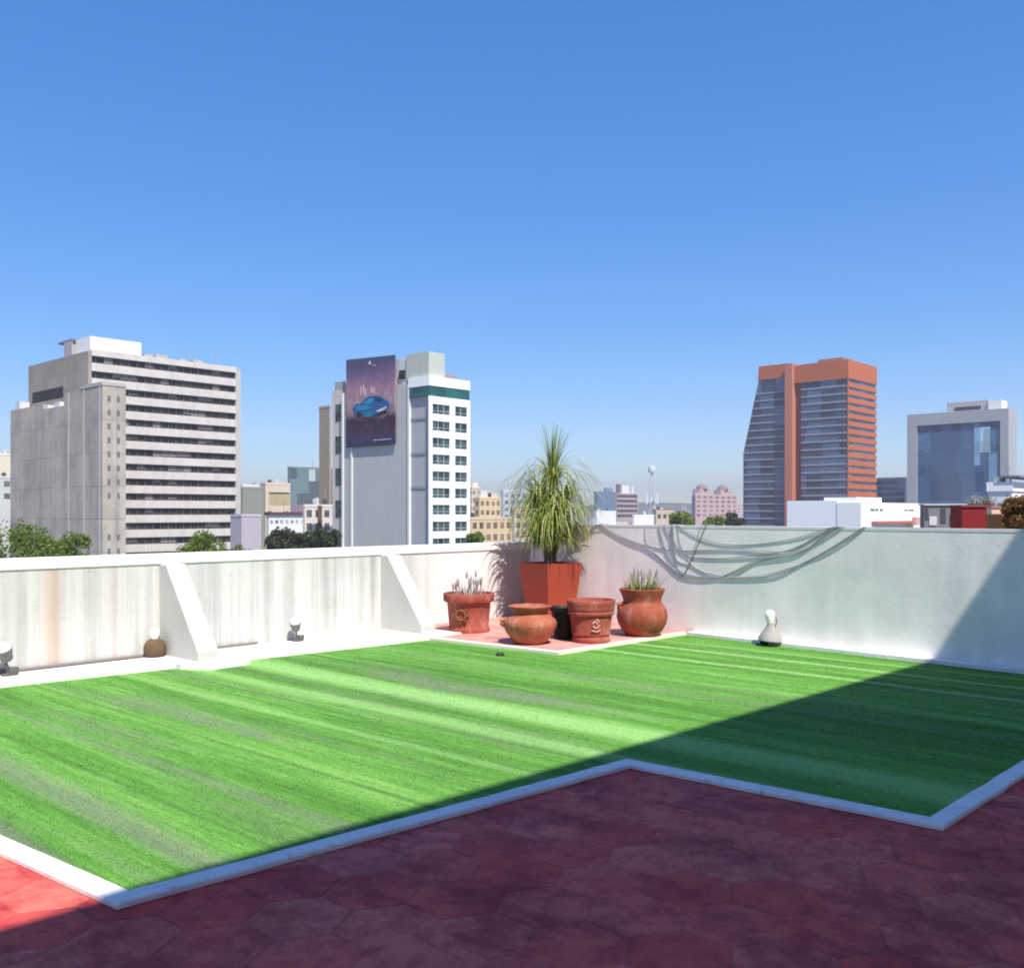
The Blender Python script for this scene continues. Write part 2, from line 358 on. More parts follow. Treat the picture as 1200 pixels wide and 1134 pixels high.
# ------------------------------------------------------------------ parapet walls
LW=22.0; ZL=1.12; ZC=1.012
ang=math.atan2(ld.y,ld.x)
lw=empty('parapet_wall',K-ld*LW,ang)
tag(lw,'low white parapet wall on the left with two sloping buttresses and dirt streaks','wall')
def along(px): # distance along the left wall (local x) at a pixel column
    k=(px-600)/F; t=(k*L0.y-L0.x)/(ld.x-k*ld.y); return (L0+ld*t-(K-ld*LW)).dot(ld)
lwm=m_wall('streaked_white_wall',(.60,.595,.57,1),(.23,.226,.212,1),2.6,1.0,
    [(along(545),1.3,(.80,.79,.76),.85),(along(60),.16,(.60,.43,.34),.55),(along(66),.05,(.42,.33,.27),.5),(along(22),.06,(.45,.44,.42),.5),(along(130),.10,(.6,.5,.48),.4),(along(135),.03,(.42,.38,.38),.5),(along(245),.035,(.45,.45,.45),.6),(along(254),.03,(.45,.45,.45),.6),(along(318),.04,(.5,.5,.48),.4),(along(404),.05,(.5,.5,.48),.4)],.22,(.46,.45,.41,1))
MB().box(0,LW,0,.20,0,ZC).build('wall_face',lwm,lw)
white=pm('clean_white_paint',(.82,.81,.78),.75,.05,1.5)
MB().box(0,LW,-.014,.214,ZC,ZL).build('coping',white,lw,bevel=.012)
bsm=m_wall('buttress_plaster',(.52,.515,.49,1),(.33,.325,.31,1),3.0,.45,None,.35,(.44,.43,.40,1))
def buttress(px):
    x=along(px)
    b=MB().prism_x([(0,ZK-.02),(0,ZC+.002),(-.13,ZC+.002),(-.775,ZK+.10),(-.775,ZK-.02)],0,.23).build('buttress',bsm,lw,bevel=.010)
    b.location=(x,-.002,0)
    p=MB().prism([(-.25,.33),(-.18,-.33),(.55,-.30),(.52,.33)],-.02,.055); 
    po=MB().prism([(-.20,0),(-.20,-.80),(-.02,-1.05),(.44,-1.02),(.44,0)],.004,ZK+.012).build('plinth',kerb_m,b); po.location=(0,0,0)
    return b
buttress(187); buttress(446)
# right wall
RW=24.0; ZR=1.36
ra=math.atan2(-rd.y,-rd.x)
rw=empty('parapet_wall',K,ra)
tag(rw,'tall grey rendered parapet wall on the right, with cables slung over it','wall')
rwm=m_wall('grey_render',(.88,.855,.82,1),(.50,.485,.46,1),.9,.45,None,.8,(.66,.65,.62,1))
MB().box(0,RW,-.0,.16,0,ZR).build('wall_face',rwm,rw)
# local y of the wall must point outwards
if (Vector((-math.sin(ra),math.cos(ra),0))).dot(rn)>0:
    for ch in rw.children: ch.location.y=-.16
sgn=-1 if (Vector((-math.sin(ra),math.cos(ra),0))).dot(rn)>0 else 1
MB().box(0,RW,-.003 if sgn>0 else -.163,.163 if sgn>0 else .003,ZR,ZR+.03).build('coping',pm('wall_top_cement',(.70,.69,.66),.9,.12,2),rw)

# conduit along the foot of the left wall
cd=MB().tube([K-ld*14+ln*.03+Vector((0,0,ZK+.02)), K-ld*(LW-along(183))+ln*.03+Vector((0,0,ZK+.02))],.016).tube([K-ld*(LW-along(252))+ln*.03+Vector((0,0,ZK+.02)), K-ld*(LW-along(300))+ln*.03+Vector((0,0,ZK+.02))],.013).build('rod',pm('grey_rod',(.20,.17,.17),.6,.15,4))  # tubes drawn for the thin dark line at the wall foot
tag(cd,'thin dark conduit along the foot of the left white wall','rod')

# ------------------------------------------------------------------ cables over the right wall
def spline(pts,n=8):
    out=[]; P=[pts[0]]+pts+[pts[-1]]
    for i in range(1,len(P)-2):
        for k in range(n):
            t=k/n; a,b,c,d=P[i-1],P[i],P[i+1],P[i+2]
            out.append(tuple(.5*((2*b[j])+(-a[j]+c[j])*t+(2*a[j]-5*b[j]+4*c[j]-d[j])*t*t+(-a[j]+3*b[j]-3*c[j]+d[j])*t**3) for j in range(len(a))))
    out.append(pts[-1]); return out
cab_m=[pm('grey_cable',(.30,.31,.32),.6,.1,5),pm('dark_cable',(.20,.21,.22),.6,.1,5),pm('pale_cable',(.40,.41,.41),.6,.1,5)]
cables=[
 ([(80,50),(160,92),(250,130),(400,158),(640,152),(850,163),(960,110),(1055,58)],.010,0,.018,'grey cable slung in a long shallow curve from the far left of the bundle'),
 ([(395,58),(520,115),(640,135),(780,128),(900,105),(1048,58)],.008,1,.020,'thin dark cable hanging highest in the bundle on the grey wall'),
 ([(80,50),(190,110),(280,150),(350,205),(400,245),(460,268),(560,272),(640,243),(740,196),(900,170),(1000,105),(1062,58)],.013,0,.032,'thick grey cable dipping low then climbing to the right in the bundle'),
 ([(325,55),(350,140),(395,225),(460,262),(600,270),(800,262),(920,212),(1050,140),(1172,60)],.012,0,.022,'grey cable hanging lowest and ending farthest right on the wall'),
 ([(378,52),(376,110),(384,170),(396,215),(430,255),(520,270)],.013,1,.030,'dark cable dropping straight down from the wall top left of the bundle'),
 ([(268,52),(272,110),(300,165),(360,225),(430,262),(500,272)],.007,2,.014,'pale thin cable leaving the wall top above the round jar'),
 ([(345,55),(385,120),(440,178),(560,192),(680,184),(860,158),(1000,92),(1076,57)],.010,1,.026,'dark cable hanging at mid height in the middle of the bundle'),
 ([(384,52),(390,130),(400,195),(450,218),(500,240),(560,268),(640,262),(740,205),(880,172),(1010,112),(1090,56)],.009,2,.014,'pale cable twisting over the others and ending second from the right'),
 ([(402,55),(420,140),(470,222),(560,258),(640,268),(760,258),(900,220),(1000,186),(1090,132),(1150,88),(1182,58)],.007,2,.012,'pale thin cable sweeping low to the far right end of the bundle'),
]
for pts,r,mi,off,lab in cables:
    pts=[(680+.2833*x,600+.2833*y) for x,y in pts]
    w3=[wallpix(x,y,R0,rn,r*.52+.001+.06*off+.002*math.sin(i*1.7)) for i,(x,y) in enumerate(pts)]
    r*=.52; top=ZR+.03+r
    a=w3[0]; b=w3[-1]
    w3[0]=Vector((a.x,a.y,top)); w3[-1]=Vector((b.x,b.y,top))
    pre=[w3[0]-rn*.40-Vector((0,0,.5)), w3[0]-rn*.17]; 
    post=[w3[-1]-rn*.17, w3[-1]-rn*.40-Vector((0,0,.5))]
    full=[tuple(p) for p in pre]+[tuple(p) for p in spline([tuple(q) for q in w3],7)]+[tuple(p) for p in post]
    full=[(p[0],p[1],min(p[2],top)) for p in full]
    o=MB().tube(full,r,7).build('cable',cab_m[mi],None,True)
    tag(o,lab,'cable','cables slung over the grey wall')

# ------------------------------------------------------------------ garden spotlights
def spotlight(label, base, face, body, bell=False, tilt=25, turn=0, scale=1.0):
    """lamp on a short bracket: either a cupped head with a white bulb tipped up, or a flared bell over its foot"""
    e=empty('garden_spotlight',base,math.atan2(face.y,face.x)+math.pi/2+turn); e.scale=(scale,)*3
    tag(e,label,'spotlight','spotlights standing at the wall foot')
    dark=pm('spotlight_dark_metal',(.10,.105,.095),.5,.25,8); lens=pm('spot_lens',(.86,.87,.84),.25,.05,6,.5)
    MB().lathe([(.06,0),(.06,.012),(.035,.02),(.012,.025)],20).build('base',dark,e,True)
    if bell:
        h=MB().lathe([(.135,.02),(.130,.05),(.100,.10),(.066,.155),(.045,.20),(.038,.225),(.02,.232)] if body is None else [(.10,.02),(.125,.06),(.130,.12),(.118,.17),(.085,.21),(.05,.232),(.02,.236)],28).build('housing',pm('spotlight_skirt',(.34,.32,.30),.7,.25,7) if body is None else body,e,True)
        h.rotation_euler=(R(-4),R(3),0)
        b_=MB().lathe([(.034,.21),(.046,.25),(.058,.30),(.056,.335),(.035,.36),(.008,.367)],24).build('bulb',lens,e,True)
        MB().tube([(.05,0,.14),(.075,.03,.24),(.03,.06,.30)],.006,6).build('bracket',dark,e)
    else:
        MB().tube([(0,0,.015),(.004,.004,.07),(-.012,.004,.13)],[.016,.013,.013]).build('bracket',dark,e)
        MB().lathe([(.045,.0),(.047,.055),(.040,.066),(.006,.068)],16,(.055,-.01,.012)).build('junction_box',dark,e,True)
        h=MB().lathe([(.022,-.080),(.046,-.076),(.056,-.06),(.062,-.02),(.075,.035),(.078,.05),(.070,.052)],28).build('housing',body,e,True)
        h.location=(-.02,.0,.215); h.rotation_euler=(R(tilt),R(-22),0)
        MB().lathe([(.069,.049),(.071,.06),(.060,.085),(.035,.102),(.004,.108)],28).build('bulb',lens,h,True)
    return e
lamp_white=pm('spotlight_white',(.80,.80,.76),.5,.08,6); lamp_grey=pm('spotlight_grey',(.17,.175,.16),.5,.15,6); lamp_brown=pm('spotlight_rust',(.13,.085,.045),.7,.5,14)
kz=Vector((0,0,ZK))
spotlight('dark bracketed spotlight with a white bulb at the wall foot between the two buttresses',gp(346,751,ZK)+ln*.03,ln,lamp_grey,False,20,0,.88)
spotlight('rusty brown bell-shaped spotlight at the wall foot left of the nearer buttress',gp(178,770,ZK)+ln*.06,ln,lamp_brown,True,0,0,.86)
spotlight('grey spotlight with white bulb at the wall foot by the left edge',gp(7,791,ZK)+ln*.03,ln,lamp_grey,False,15,0,.95)
spotlight('white-topped spotlight with flared skirt at the foot of the grey wall',gp(905,752,ZK)+rn*.05,rn,None,True,0,0,1.02)
cap=MB().lathe([(.05,0),(.05,.012),(.035,.03),(.008,.034)],16).build('drain_cap',pm('black_rubber',(.02,.025,.02),.6,.2,9),None,True); cap.location=gp(586,768,zt); tag(cap,'small dark drain cap lying on the turf in front of the bowl','drain cap')
cap=MB().lathe([(.075,0),(.07,.03),(.05,.055),(.008,.06)],16).build('junction_box',pm('black_rubber',(.02,.025,.02),.6,.2,9),None,True); cap.location=gp(898,754,zt); tag(cap,'small black box on the turf below the white spotlight','junction box')

# ------------------------------------------------------------------ pots and plants
terra=m_terracotta('terracotta',(.28,.066,.034,1),(.35,.095,.052,1),(.15,.036,.022,1))
terra_p=m_terracotta('pinkish_terracotta',(.28,.060,.042,1),(.36,.088,.060,1),(.16,.034,.024,1))
terra_o=m_terracotta('burnished_terracotta',(.32,.088,.048,1),(.43,.14,.082,1),(.16,.038,.020,1))
orn=pm('ornament_clay',(.20,.075,.025),.7,.3,12)
soil=pm('potting_soil',(.06,.04,.03),.95,.3,20)
leaf_p=leafmat('palm_leaf',(.11,.18,.018),(.22,.285,.045),(.52,.50,.21))
leaf_y=leafmat('spiky_leaf',(.10,.17,.03),(.24,.27,.06),(.40,.36,.14))
leaf_d=leafmat('dry_stem',(.66,.56,.46),(.78,.70,.60),(.50,.40,.42))
leaf_v=leafmat('violet_stem',(.33,.28,.31),(.44,.37,.40),(.40,.34,.29))
bark=pm('palm_bark',(.17,.12,.085),.9,.3,12)
# big square planter with the ponytail palm
pp=gp(645,726,zp); pl=empty('potted_palm',pp,TH-R(9.5))
tag(pl,'tall ponytail palm with drooping leaves in a big square terracotta planter','potted plant')
def frustum(mb,z0,z1,a,b):
    return mb.add([(-a,-a,z0),(a,-a,z0),(a,a,z0),(-a,a,z0),(-b,-b,z1),(b,-b,z1),(b,b,z1),(-b,b,z1)],[(0,3,2,1),(0,1,5,4),(1,2,6,5),(2,3,7,6),(3,0,4,7)])
m=MB(); frustum(m,0,.80,.225,.315); b=.315
m.add([(-b,-b,.80),(b,-b,.80),(b,b,.80),(-b,b,.80),(-b+.035,-b+.035,.80),(b-.035,-b+.035,.80),(b-.035,b-.035,.80),(-b+.035,b-.035,.80)],[(0,1,5,4),(1,2,6,5),(2,3,7,6),(3,0,4,7)])
c=b-.035; m.add([(-c,-c,.80),(c,-c,.80),(c,c,.80),(-c,c,.80),(-c,-c,.70),(c,-c,.70),(c,c,.70),(-c,c,.70)],[(0,1,5,4),(1,2,6,5),(2,3,7,6),(3,0,4,7)])
m.build('planter',pm('planter_terracotta',(.31,.056,.028),.65,.16,3.0,.3,.003),pl)
MB().box(-c,c,-c,c,.70,.74).build('soil',soil,pl)
heads=[((.02,-.02,1.92),1.0,170,1),((-.14,.12,1.70),.88,150,0),((.14,-.13,1.64),.86,150,0),((.03,.15,1.54),.82,130,0),((-.08,-.16,1.46),.78,130,0),((.16,.05,1.36),.66,100,0),((-.19,-.03,1.32),.66,100,0),((.08,-.17,1.20),.52,80,0),((-.14,.10,1.17),.52,80,0)]
lf=MB(); trk=MB()
for (hx,hy,hz),s,n,up in heads:
    trk.tube([(hx*.2,hy*.2,.72),(hx*.45,hy*.45,.72+(hz-.72)*.5),(hx,hy,hz)],[.040,.022,.014])
    for k in range(n):
        az=random.random()*2*math.pi; el=random.uniform(.25,1.4) if not up else random.uniform(.7,1.54)
        L=random.uniform(.65,1.12)*s
        if up and el>1.25: L*=.85
        pts=[]; d=Vector((math.cos(az)*math.cos(el),math.sin(az)*math.cos(el),math.sin(el))); p=Vector((hx,hy,hz-random.random()*.12))
        st=L/10; g=random.uniform(.15,.34)*(1 if el<1.3 or not up else .22)
        tip=False
        for q in range(11):
            pts.append(tuple(p)); p=p+d*st; d=(d+Vector((0,0,-g*(1+.25*q*.5)))).normalized()
            if p.z<random.uniform(.80,.98): break
        if len(pts)>3: lf.ribbon(pts,random.uniform(.016,.028))
trk.build('trunk',bark,pl,True); lf.build('foliage',leaf_p,pl)

def pot_thing(name,lab,px,py,prof,mat,rz=0,soil_r=None,soil_z=None,group='terracotta pots on the corner patio'):
    e=empty(name,gp(px,py,zp),rz); tag(e,lab,'flower pot',group)
    MB().lathe(prof,48).build('pot',mat,e,True)
    if soil_r: MB().lathe([(soil_r,soil_z-.02),(soil_r,soil_z),(.005,soil_z+.008)],32).build('soil',soil,e)
    return e
cam_az=lambda px: math.atan2(-1,-(px-600)/F)
def stems(mb,n,r,z0,h0,h1,w,lean=.35,tilt=0):
    for k in range(n):
        a=random.random()*6.283; rr=r*math.sqrt(random.random()); p=Vector((rr*math.cos(a),rr*math.sin(a),z0)); h=random.uniform(h0,h1)
        d=Vector((math.cos(a)*lean*random.random(),math.sin(a)*lean*random.random(),1)).normalized(); pts=[]
        for q in range(6):
            pts.append(tuple(p)); p=p+d*h/5; d=(d+Vector((math.cos(a)*.05,math.sin(a)*.05,tilt-.05))).normalized()
        mb.ribbon(pts,w)
# left pot with a thick rim and a rosette
s=1.0
e=pot_thing('flower_pot','terracotta pot with thick rim, rosette and pale dry stems, leftmost on the patio',549.5,739.5,
  [(.235,0),(.262,.0),(.265,.035),(.255,.06),(.248,.075),(.275,.36),(.285,.375),(.315,.385),(.322,.40),(.325,.475),(.318,.488),(.285,.488),(.278,.43),(.02,.42)],terra_p,0,.275,.44)
def on_pot(e,px,ang_off,r,z):
    a=cam_az(px)+ang_off; return (r*math.cos(a),r*math.sin(a),z),a
loc,a=on_pot(e,549,-.38,.268,.225)
ro=MB()
for k in range(24):
    pass
def torus(mb,R0_,r,seg=28,ss=8,c=(0,0,0)):
    vs=[];fs=[]
    for i in range(seg):
        for j in range(ss):
            t=2*math.pi*i/seg; q=2*math.pi*j/ss; vs.append((c[0]+(r*math.cos(q)),c[1]+(R0_+r*math.sin(q))*math.cos(t),c[2]+(R0_+r*math.sin(q))*math.sin(t)))
    for i in range(seg):
        for j in range(ss): fs.append((i*ss+j,((i+1)%seg)*ss+j,((i+1)%seg)*ss+(j+1)%ss,i*ss+(j+1)%ss))
    return mb.add(vs,fs)
torus(ro,.062,.020); 
for k in range(8):
    q=k*math.pi/4; torus(ro,.012,.012,10,6,(0,.088*math.cos(q),.088*math.sin(q)))
o=ro.build('rosette',orn,e,True); o.location=loc; o.rotation_euler=(0,0,a)
sm=MB(); stems(sm,90,.22,.42,.14,.32,.013,.7); o=sm.build('dry_stems',leaf_d,e)
sm=MB(); stems(sm,12,.20,.42,.26,.36,.010,.45); sm.build('flower_stems',leaf_v,e)
for k in range(20):
    a=random.random()*6.28; r_=.05+.17*random.random(); z=.56+.16*random.random(); x,y=r_*math.cos(a),r_*math.sin(a)
    MB().lathe([(.003,-.05),(.014,-.02),(.012,.02),(.003,.05)],6,(x,y,z)).build('bloom',leaf_v,e)
# squat bowl
e=pot_thing('clay_bowl','wide squat terracotta bowl with a narrow dark neck, at the front of the patio',621,753.5,
  [(.13,0),(.165,.0),(.20,.03),(.275,.13),(.305,.20),(.310,.235),(.295,.275),(.245,.315),(.205,.335),(.195,.35),(.20,.38),(.245,.415),(.250,.43),(.235,.435),(.19,.40),(.17,.36),(.02,.33)],terra_o)
for sgn_ in (1,):
    a=cam_az(621)-1.50; MB().tube([(.28*math.cos(a),.28*math.sin(a),.20),(.335*math.cos(a),.335*math.sin(a),.235),(.345*math.cos(a),.345*math.sin(a),.26),(.29*math.cos(a),.29*math.sin(a),.275)],[.024,.026,.026,.022]).build('lug',terra_o,e,True)
# black nursery pot
e=empty('nursery_pot',gp(662,748,zp)); tag(e,'plain black nursery pot between the bowl and the ringed pot','flower pot','terracotta pots on the corner patio')
blk=pm('black_plastic',(.012,.011,.011),.55,.2,8)
MB().lathe([(.12,0),(.135,0),(.165,.33),(.185,.335),(.188,.375),(.175,.38),(.16,.35),(.01,.33)],40).build('pot',blk,e,True)
MB().lathe([(.158,.33),(.158,.34),(.005,.35)],24).build('soil',soil,e)
# ringed pot
e=pot_thing('flower_pot','ringed terracotta pot with a raised scroll on its front, right of the black pot',692.5,751.5,
  [(.19,0),(.215,0),(.225,.03),(.222,.055),(.212,.065),(.215,.085),(.228,.10),(.222,.12),(.245,.31),(.268,.325),(.272,.345),(.262,.36),(.268,.375),(.275,.395),(.272,.41),(.28,.44),(.287,.475),(.28,.49),(.255,.49),(.24,.44),(.02,.42)],terra_p,0,.24,.44)
loc,a=on_pot(e,692,.22,.238,.225); sco=MB()
sco.tube([(0,.04*math.sin(t*.55)*(1.3-.06*t),.045*math.cos(t*.55)*(1.3-.06*t)) for t in range(16)],.013,6).tube([(0,-.05,-.07),(0,.02,-.085),(0,.06,-.06)],.012,6)
o=sco.build('scroll',pm('ornament_pink_clay',(.55,.25,.20),.7,.2,10),e,True); o.location=loc; o.rotation_euler=(0,0,a)
# round jar with spiky plant
e=pot_thing('flower_pot','round-bellied terracotta jar with a spiky plant, rightmost on the patio',752.5,744,
  [(.15,0),(.19,0),(.245,.06),(.295,.15),(.312,.23),(.30,.31),(.26,.375),(.235,.40),(.23,.425),(.245,.48),(.275,.545),(.28,.565),(.265,.572),(.235,.54),(.21,.48),(.02,.47)],m_terracotta('weathered_terracotta',(.27,.062,.036,1),(.34,.09,.05,1),(.15,.036,.021,1)),0,.225,.51)
a=cam_az(752)-1.15; MB().tube([(.27*math.cos(a),.27*math.sin(a),.33),(.315*math.cos(a),.315*math.sin(a),.35),(.32*math.cos(a),.32*math.sin(a),.38),(.25*math.cos(a),.25*math.sin(a),.40)],[.022,.026,.026,.02]).build('lug',terra,e,True)
sm=MB(); stems(sm,150,.20,.50,.10,.32,.016,.9); stems(sm,14,.20,.50,.28,.42,.008,.5); sm.build('foliage',leaf_y,e)
bl=MB()
for k in range(16):
    a=random.random()*6.28; r_=.05+.2*random.random(); MB().lathe([(.003,-.045),(.011,-.015),(.010,.015),(.003,.045)],6,(r_*math.cos(a),r_*math.sin(a),.66+.15*random.random())).build('bloom',leaf_v,e)

# ------------------------------------------------------------------ penthouse behind the camera: its straight roof edge throws the big shade
vs_=3.84; vc=-1.2; hp=(vs_-vc)*math.tan(R(EL))/math.cos(R(DEL))
ph=empty('stair_penthouse',uvw(0,0,0),TH-R(1.4)); tag(ph,'white rendered rooftop house standing behind the terrace','building')
MB().box(-22,14,-8,vc,0.004,hp-.25).build('wall',pm('penthouse_render',(.82,.78,.74),.85,.1,.8),ph)
MB().box(-22.02,14.02,-8.02,vc+.0,hp-.25,hp).build('roof_edge',white,ph)
dr=MB().box(-3.6,-2.5,vc+.002,vc+.06,.006,2.1).build('door',pm('door_paint',(.25,.16,.10),.5,.1,3),ph); MB().box(-2.7,-2.62,vc+.06,vc+.12,.98,1.10).build('handle',pm('steel',(.5,.5,.5),.3,.05,5,metal=1),dr)
for x in (2.0,5.5): 
    wn=MB().box(x,x+1.8,vc+.002,vc+.05,.95,2.15).build('window',white,ph); MB().box(x+.07,x+1.73,vc+.05,vc+.056,1.02,2.08).build('pane',glass('house_glass',(.05,.06,.07)),wn)

# ------------------------------------------------------------------ city beyond
gm=pm('city_ground_dust',(.17,.165,.155),.95,.3,.01)
struct(MB().box(-2900,2900,-400,2900,GZ-.5,GZ).build('ground',gm))

class Bld:
    """a building on the street grid: local x runs along u, local y along v, origin at the nearest corner"""
    def __init__(s,name,label,px,D,cat='building',group=None,z=GZ):
        s.X=(px-600)/F*D; s.D=D; s.z0=z
        s.e=empty(name,(s.X,D,z),TH); tag(s.e,label,cat,group)
    def u(s,px): k=(px-600)/F; return (k*s.D-s.X)/(UV.x-k*UV.y)
    def v(s,px): k=(px-600)/F; return (s.X-k*s.D)/(UV.y+k*UV.x)
    def z(s,py,v=0,u=0): return zat(py,s.D+v*UV.x+u*UV.y)-s.z0
    def box(s,name,mat,x0,x1,y0,y1,z0,z1,parent=None,bevel=0): return MB().box(x0,x1,y0,y1,z0,z1).build(name,mat,parent or s.e,bevel=bevel)

conc=m_wall('pale_concrete_spandrel',(.62,.575,.53,1),(.38,.35,.32,1),.35,.6,None,.35,(.42,.385,.35,1))
glz=glass('dark_office_glass',(.028,.024,.021),.35,.2,.6,.45)
def m_board(name,base,dark,bw,bh):
    t=NT(name); p=t.coords(); sx=t.new('ShaderNodeSeparateXYZ'); t.l.new(p,sx.inputs[0])
    cb=t.new('ShaderNodeCombineXYZ'); t.l.new(t.math('ADD',sx.outputs[0],sx.outputs[1]),cb.inputs[0]); t.l.new(sx.outputs[2],cb.inputs[1])
    br=t.new('ShaderNodeTexBrick'); br.offset=0; t.l.new(cb.outputs[0],br.inputs['Vector']); br.inputs['Color1'].default_value=base; br.inputs['Color2'].default_value=tuple(x*.78 for x in base[:3])+(1,); br.inputs['Mortar'].default_value=dark
    br.inputs['Scale'].default_value=1; br.inputs['Mortar Size'].default_value=.11; br.inputs['Brick Width'].default_value=bw; br.inputs['Row Height'].default_value=bh
    n=t.noise(t.scale(p,(.3,.3,.05)),1.4,5,.7); n2=t.noise(p,.12,4,.6)
    c=t.mix(t.ramp(n,(.42,(0,0,0)),(.7,(.75,.75,.75))),br.outputs[0],dark); c=t.mix(t.ramp(n2,(.4,(0,0,0)),(.7,(.5,.5,.5))),c,(*[x*1.25 for x in base[:3]],1))
    return t.done(c,.9,.15)
# --- A: brutalist office block
A=Bld('office_block','concrete office block with dark strip windows and a lower blank service tower',103,229)
ue=A.u(281); ve=A.v(34); zt_=A.z(409.5); pitch=3.62; nfl=13
brown=m_board('brown_side_concrete',(.34,.29,.245,1),(.24,.205,.175,1),6,3.6)
A.box('wall',brown,.9,ue,0.9,ve,0,zt_-.6)
A.box('end_wall',brown,0,.9,-.0,ve+.4,0,zt_-.3)
A.box('end_column',pm('office_corner',(.47,.45,.42),.85,.08,.2),ue-1.2,ue+.2,-.15,.9,0,zt_-.4)
A.box('roof_parapet',conc,.9,ue-1.2,-.12,1.2,zt_-1.3,zt_+.15)
for i in range(nfl):
    zb=zt_-1.3-i*pitch
    wb=A.box('window_band',glz,.9,ue-1.2,.55,.95,zb-1.7,zb)
    A.box('spandrel',conc,.9,ue-1.2,-.10,.98,zb-pitch,zb-1.7)
    mu=MB()
    cb=[(1.0,zb-.004),(1.0,zb-.10)]; x=2.0
    while x<ue-2: cb+=[(x,zb-.10),(x,zb-1.69),(x+.14,zb-1.69),(x+.14,zb-.10)]; x+=2.05
    cb+=[(ue-1.3,zb-.10),(ue-1.3,zb-.004)]; n_=len(cb)
    mu.add([(p,.38,q) for p,q in cb]+[(p,.549,q) for p,q in cb],[tuple(range(n_)),tuple(range(2*n_-1,n_-1,-1))]+[(i_,(i_+1)%n_,(i_+1)%n_+n_,i_+n_)[::-1] for i_ in range(n_)])
    mu.build('window_frame',pm('dark_mullion',(.13,.115,.10),.7,.1,1),wb)
    for k in range(4):
        x=2.05+2.05*random.randrange(int((ue-6)/2.05)); MB().box(x+.06,x+random.choice((1.95,1.95,4.0)),.50,.545,zb-1.7+random.uniform(.1,.9),zb-.003-.004*k).build('blind',pm('pale_blind',(.22,.205,.19),.8,.2,.5),wb)
A.box('penthouse',pm('white_penthouse',(.78,.76,.73),.8,.06,.3),1.4,A.u(170),2,10,zt_-.4,A.z(391.5))
A.box('penthouse',pm('grey_penthouse',(.40,.37,.36),.8,.1,.3),.6,9,10.4,15,zt_-.4,zt_+3.4)
A.box('roof_slab',pm('roof_canopy',(.20,.18,.20),.8,.1,.3),.6,9,9.9,18.5,zt_+3.4,zt_+3.9)
for q,(x_,y_,w_,h_) in enumerate(((16,4,2.4,1.6),(20,6,3.2,2.2),(25,3,1.8,1.3),(30,5,2.6,1.8))): A.box('air_unit',pm('air_unit_grey',(.45,.45,.44),.6,.15,.8),x_,x_+w_,y_,y_+2,zt_-.6,zt_-.2+h_)
for x_ in (13,27,35): A.e and MB().tube([(x_,3,zt_-.6),(x_,3,zt_+4.5)],.12,5).build('aerial',pm('aerial_metal',(.30,.30,.33),.5,.1,2),A.e)
A.box('terrace_void_shade',pm('gap_shade_black',(.02,.02,.02),.9,.1,1),-.02,.3,A.v(74),A.v(38),A.z(468,20),A.z(455,20))  # flat black box painting in the shade of the recess
# service tower in front of it, part of the same block
core=m_board('board_marked_concrete',(.45,.405,.345,1),(.23,.21,.18,1),3.4,7.4)
B0=Bld('probe','probe',120,215); dx=Vector((B0.X-A.X,B0.D-A.D,0)); cx,cy=dx.dot(UV),dx.dot(VV)
c1=B0.v(75); c2=B0.v(8); c3=B0.u(147.5)
def cz(py,v=0): return B0.z(py,v)
tw=A.box('service_tower',core,cx,cx+c3,cy,cy+c1,0,cz(451))
A.box('service_tower',core,cx+.5,cx+c3,cy+c1,cy+c2*.62,0,cz(478,30))
A.box('service_tower',core,cx+.9,cx+c3,cy+c2*.62,cy+c2,0,cz(476,42))
A.box('tower_cap',pm('tower_cap_concrete',(.44,.42,.38),.85,.08,.3),cx-.12,cx+c3+.05,cy-.12,cy+c1*.55,cz(451),cz(447))
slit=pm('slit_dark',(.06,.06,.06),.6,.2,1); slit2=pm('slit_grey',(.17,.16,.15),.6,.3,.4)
for r_ in range(15):
    zz=cz(462)-r_*3.1
    if r_ in (8,9): continue
    for q in (.28,.68): A.box('slit_window',slit2,cx+c3*q-.35,cx+c3*q+.35,cy-.03,cy+.1,zz-1.5,zz-.2)
for k in range(3): A.box('pilaster',pm('pilaster_concrete',(.42,.40,.36),.85,.08,.2),cx-.14,cx+.1,cy+c1*(.06+.40*k),cy+c1*(.06+.40*k)+.5,6,cz(452))
for v_,yy in ((c1+5,470),(c1+12,474),(c2-6,470)):
    A.box('roof_tank',pm('roof_tank_white',(.62,.62,.62),.6,.1,.6),cx+1,cx+3.5,cy+v_,cy+v_+3,cz(480,v_),cz(yy,v_))
bpy.data.objects.remove(B0.e)
# --- B: white office with the billboard on its blank side
B=Bld('office_building','white office building with green glass top floor and a blank grey side wall',503,192)
ue=B.u(551); ve=B.v(399); zt_=B.z(440)
whitef=pm('white_facade',(.84,.84,.82),.75,.04,.2)
side=m_wall('blank_grey_side',(.45,.455,.435,1),(.33,.335,.325,1),.5,.5,None,.4,(.52,.53,.50,1))
side2=pm('bluish_side_panel',(.40,.41,.42),.85,.12,.2)
v478=B.v(478); v463=B.v(463); v411=B.v(411)
B.box('wall',side,.35,ue*.98,v478,ve,0,zt_-1.0)
B.box('side_panel',side2,.62,2,0.35,v478,0,zt_-4)
B.box('front_wall',whitef,.75,ue-.3,.35,v478-.01,0,zt_-.5)
for vv_ in (v478,v411,ve-.5): B.box('pilaster',pm('pale_pilaster',(.72,.72,.68),.8,.05,.3),.1,.6,vv_-.28,vv_+.28,0,zt_-1.2)
for zz in (B.z(490,3),B.z(531,3),B.z(571,3)): B.box('seam',pm('seam_grey',(.28,.28,.29),.9,.1,.4),.50,.64,.36,v478-.3,zz-.25,zz+.25)
B.box('parapet',whitef,.05,ue,0,v478-.02,zt_-1.9,zt_)
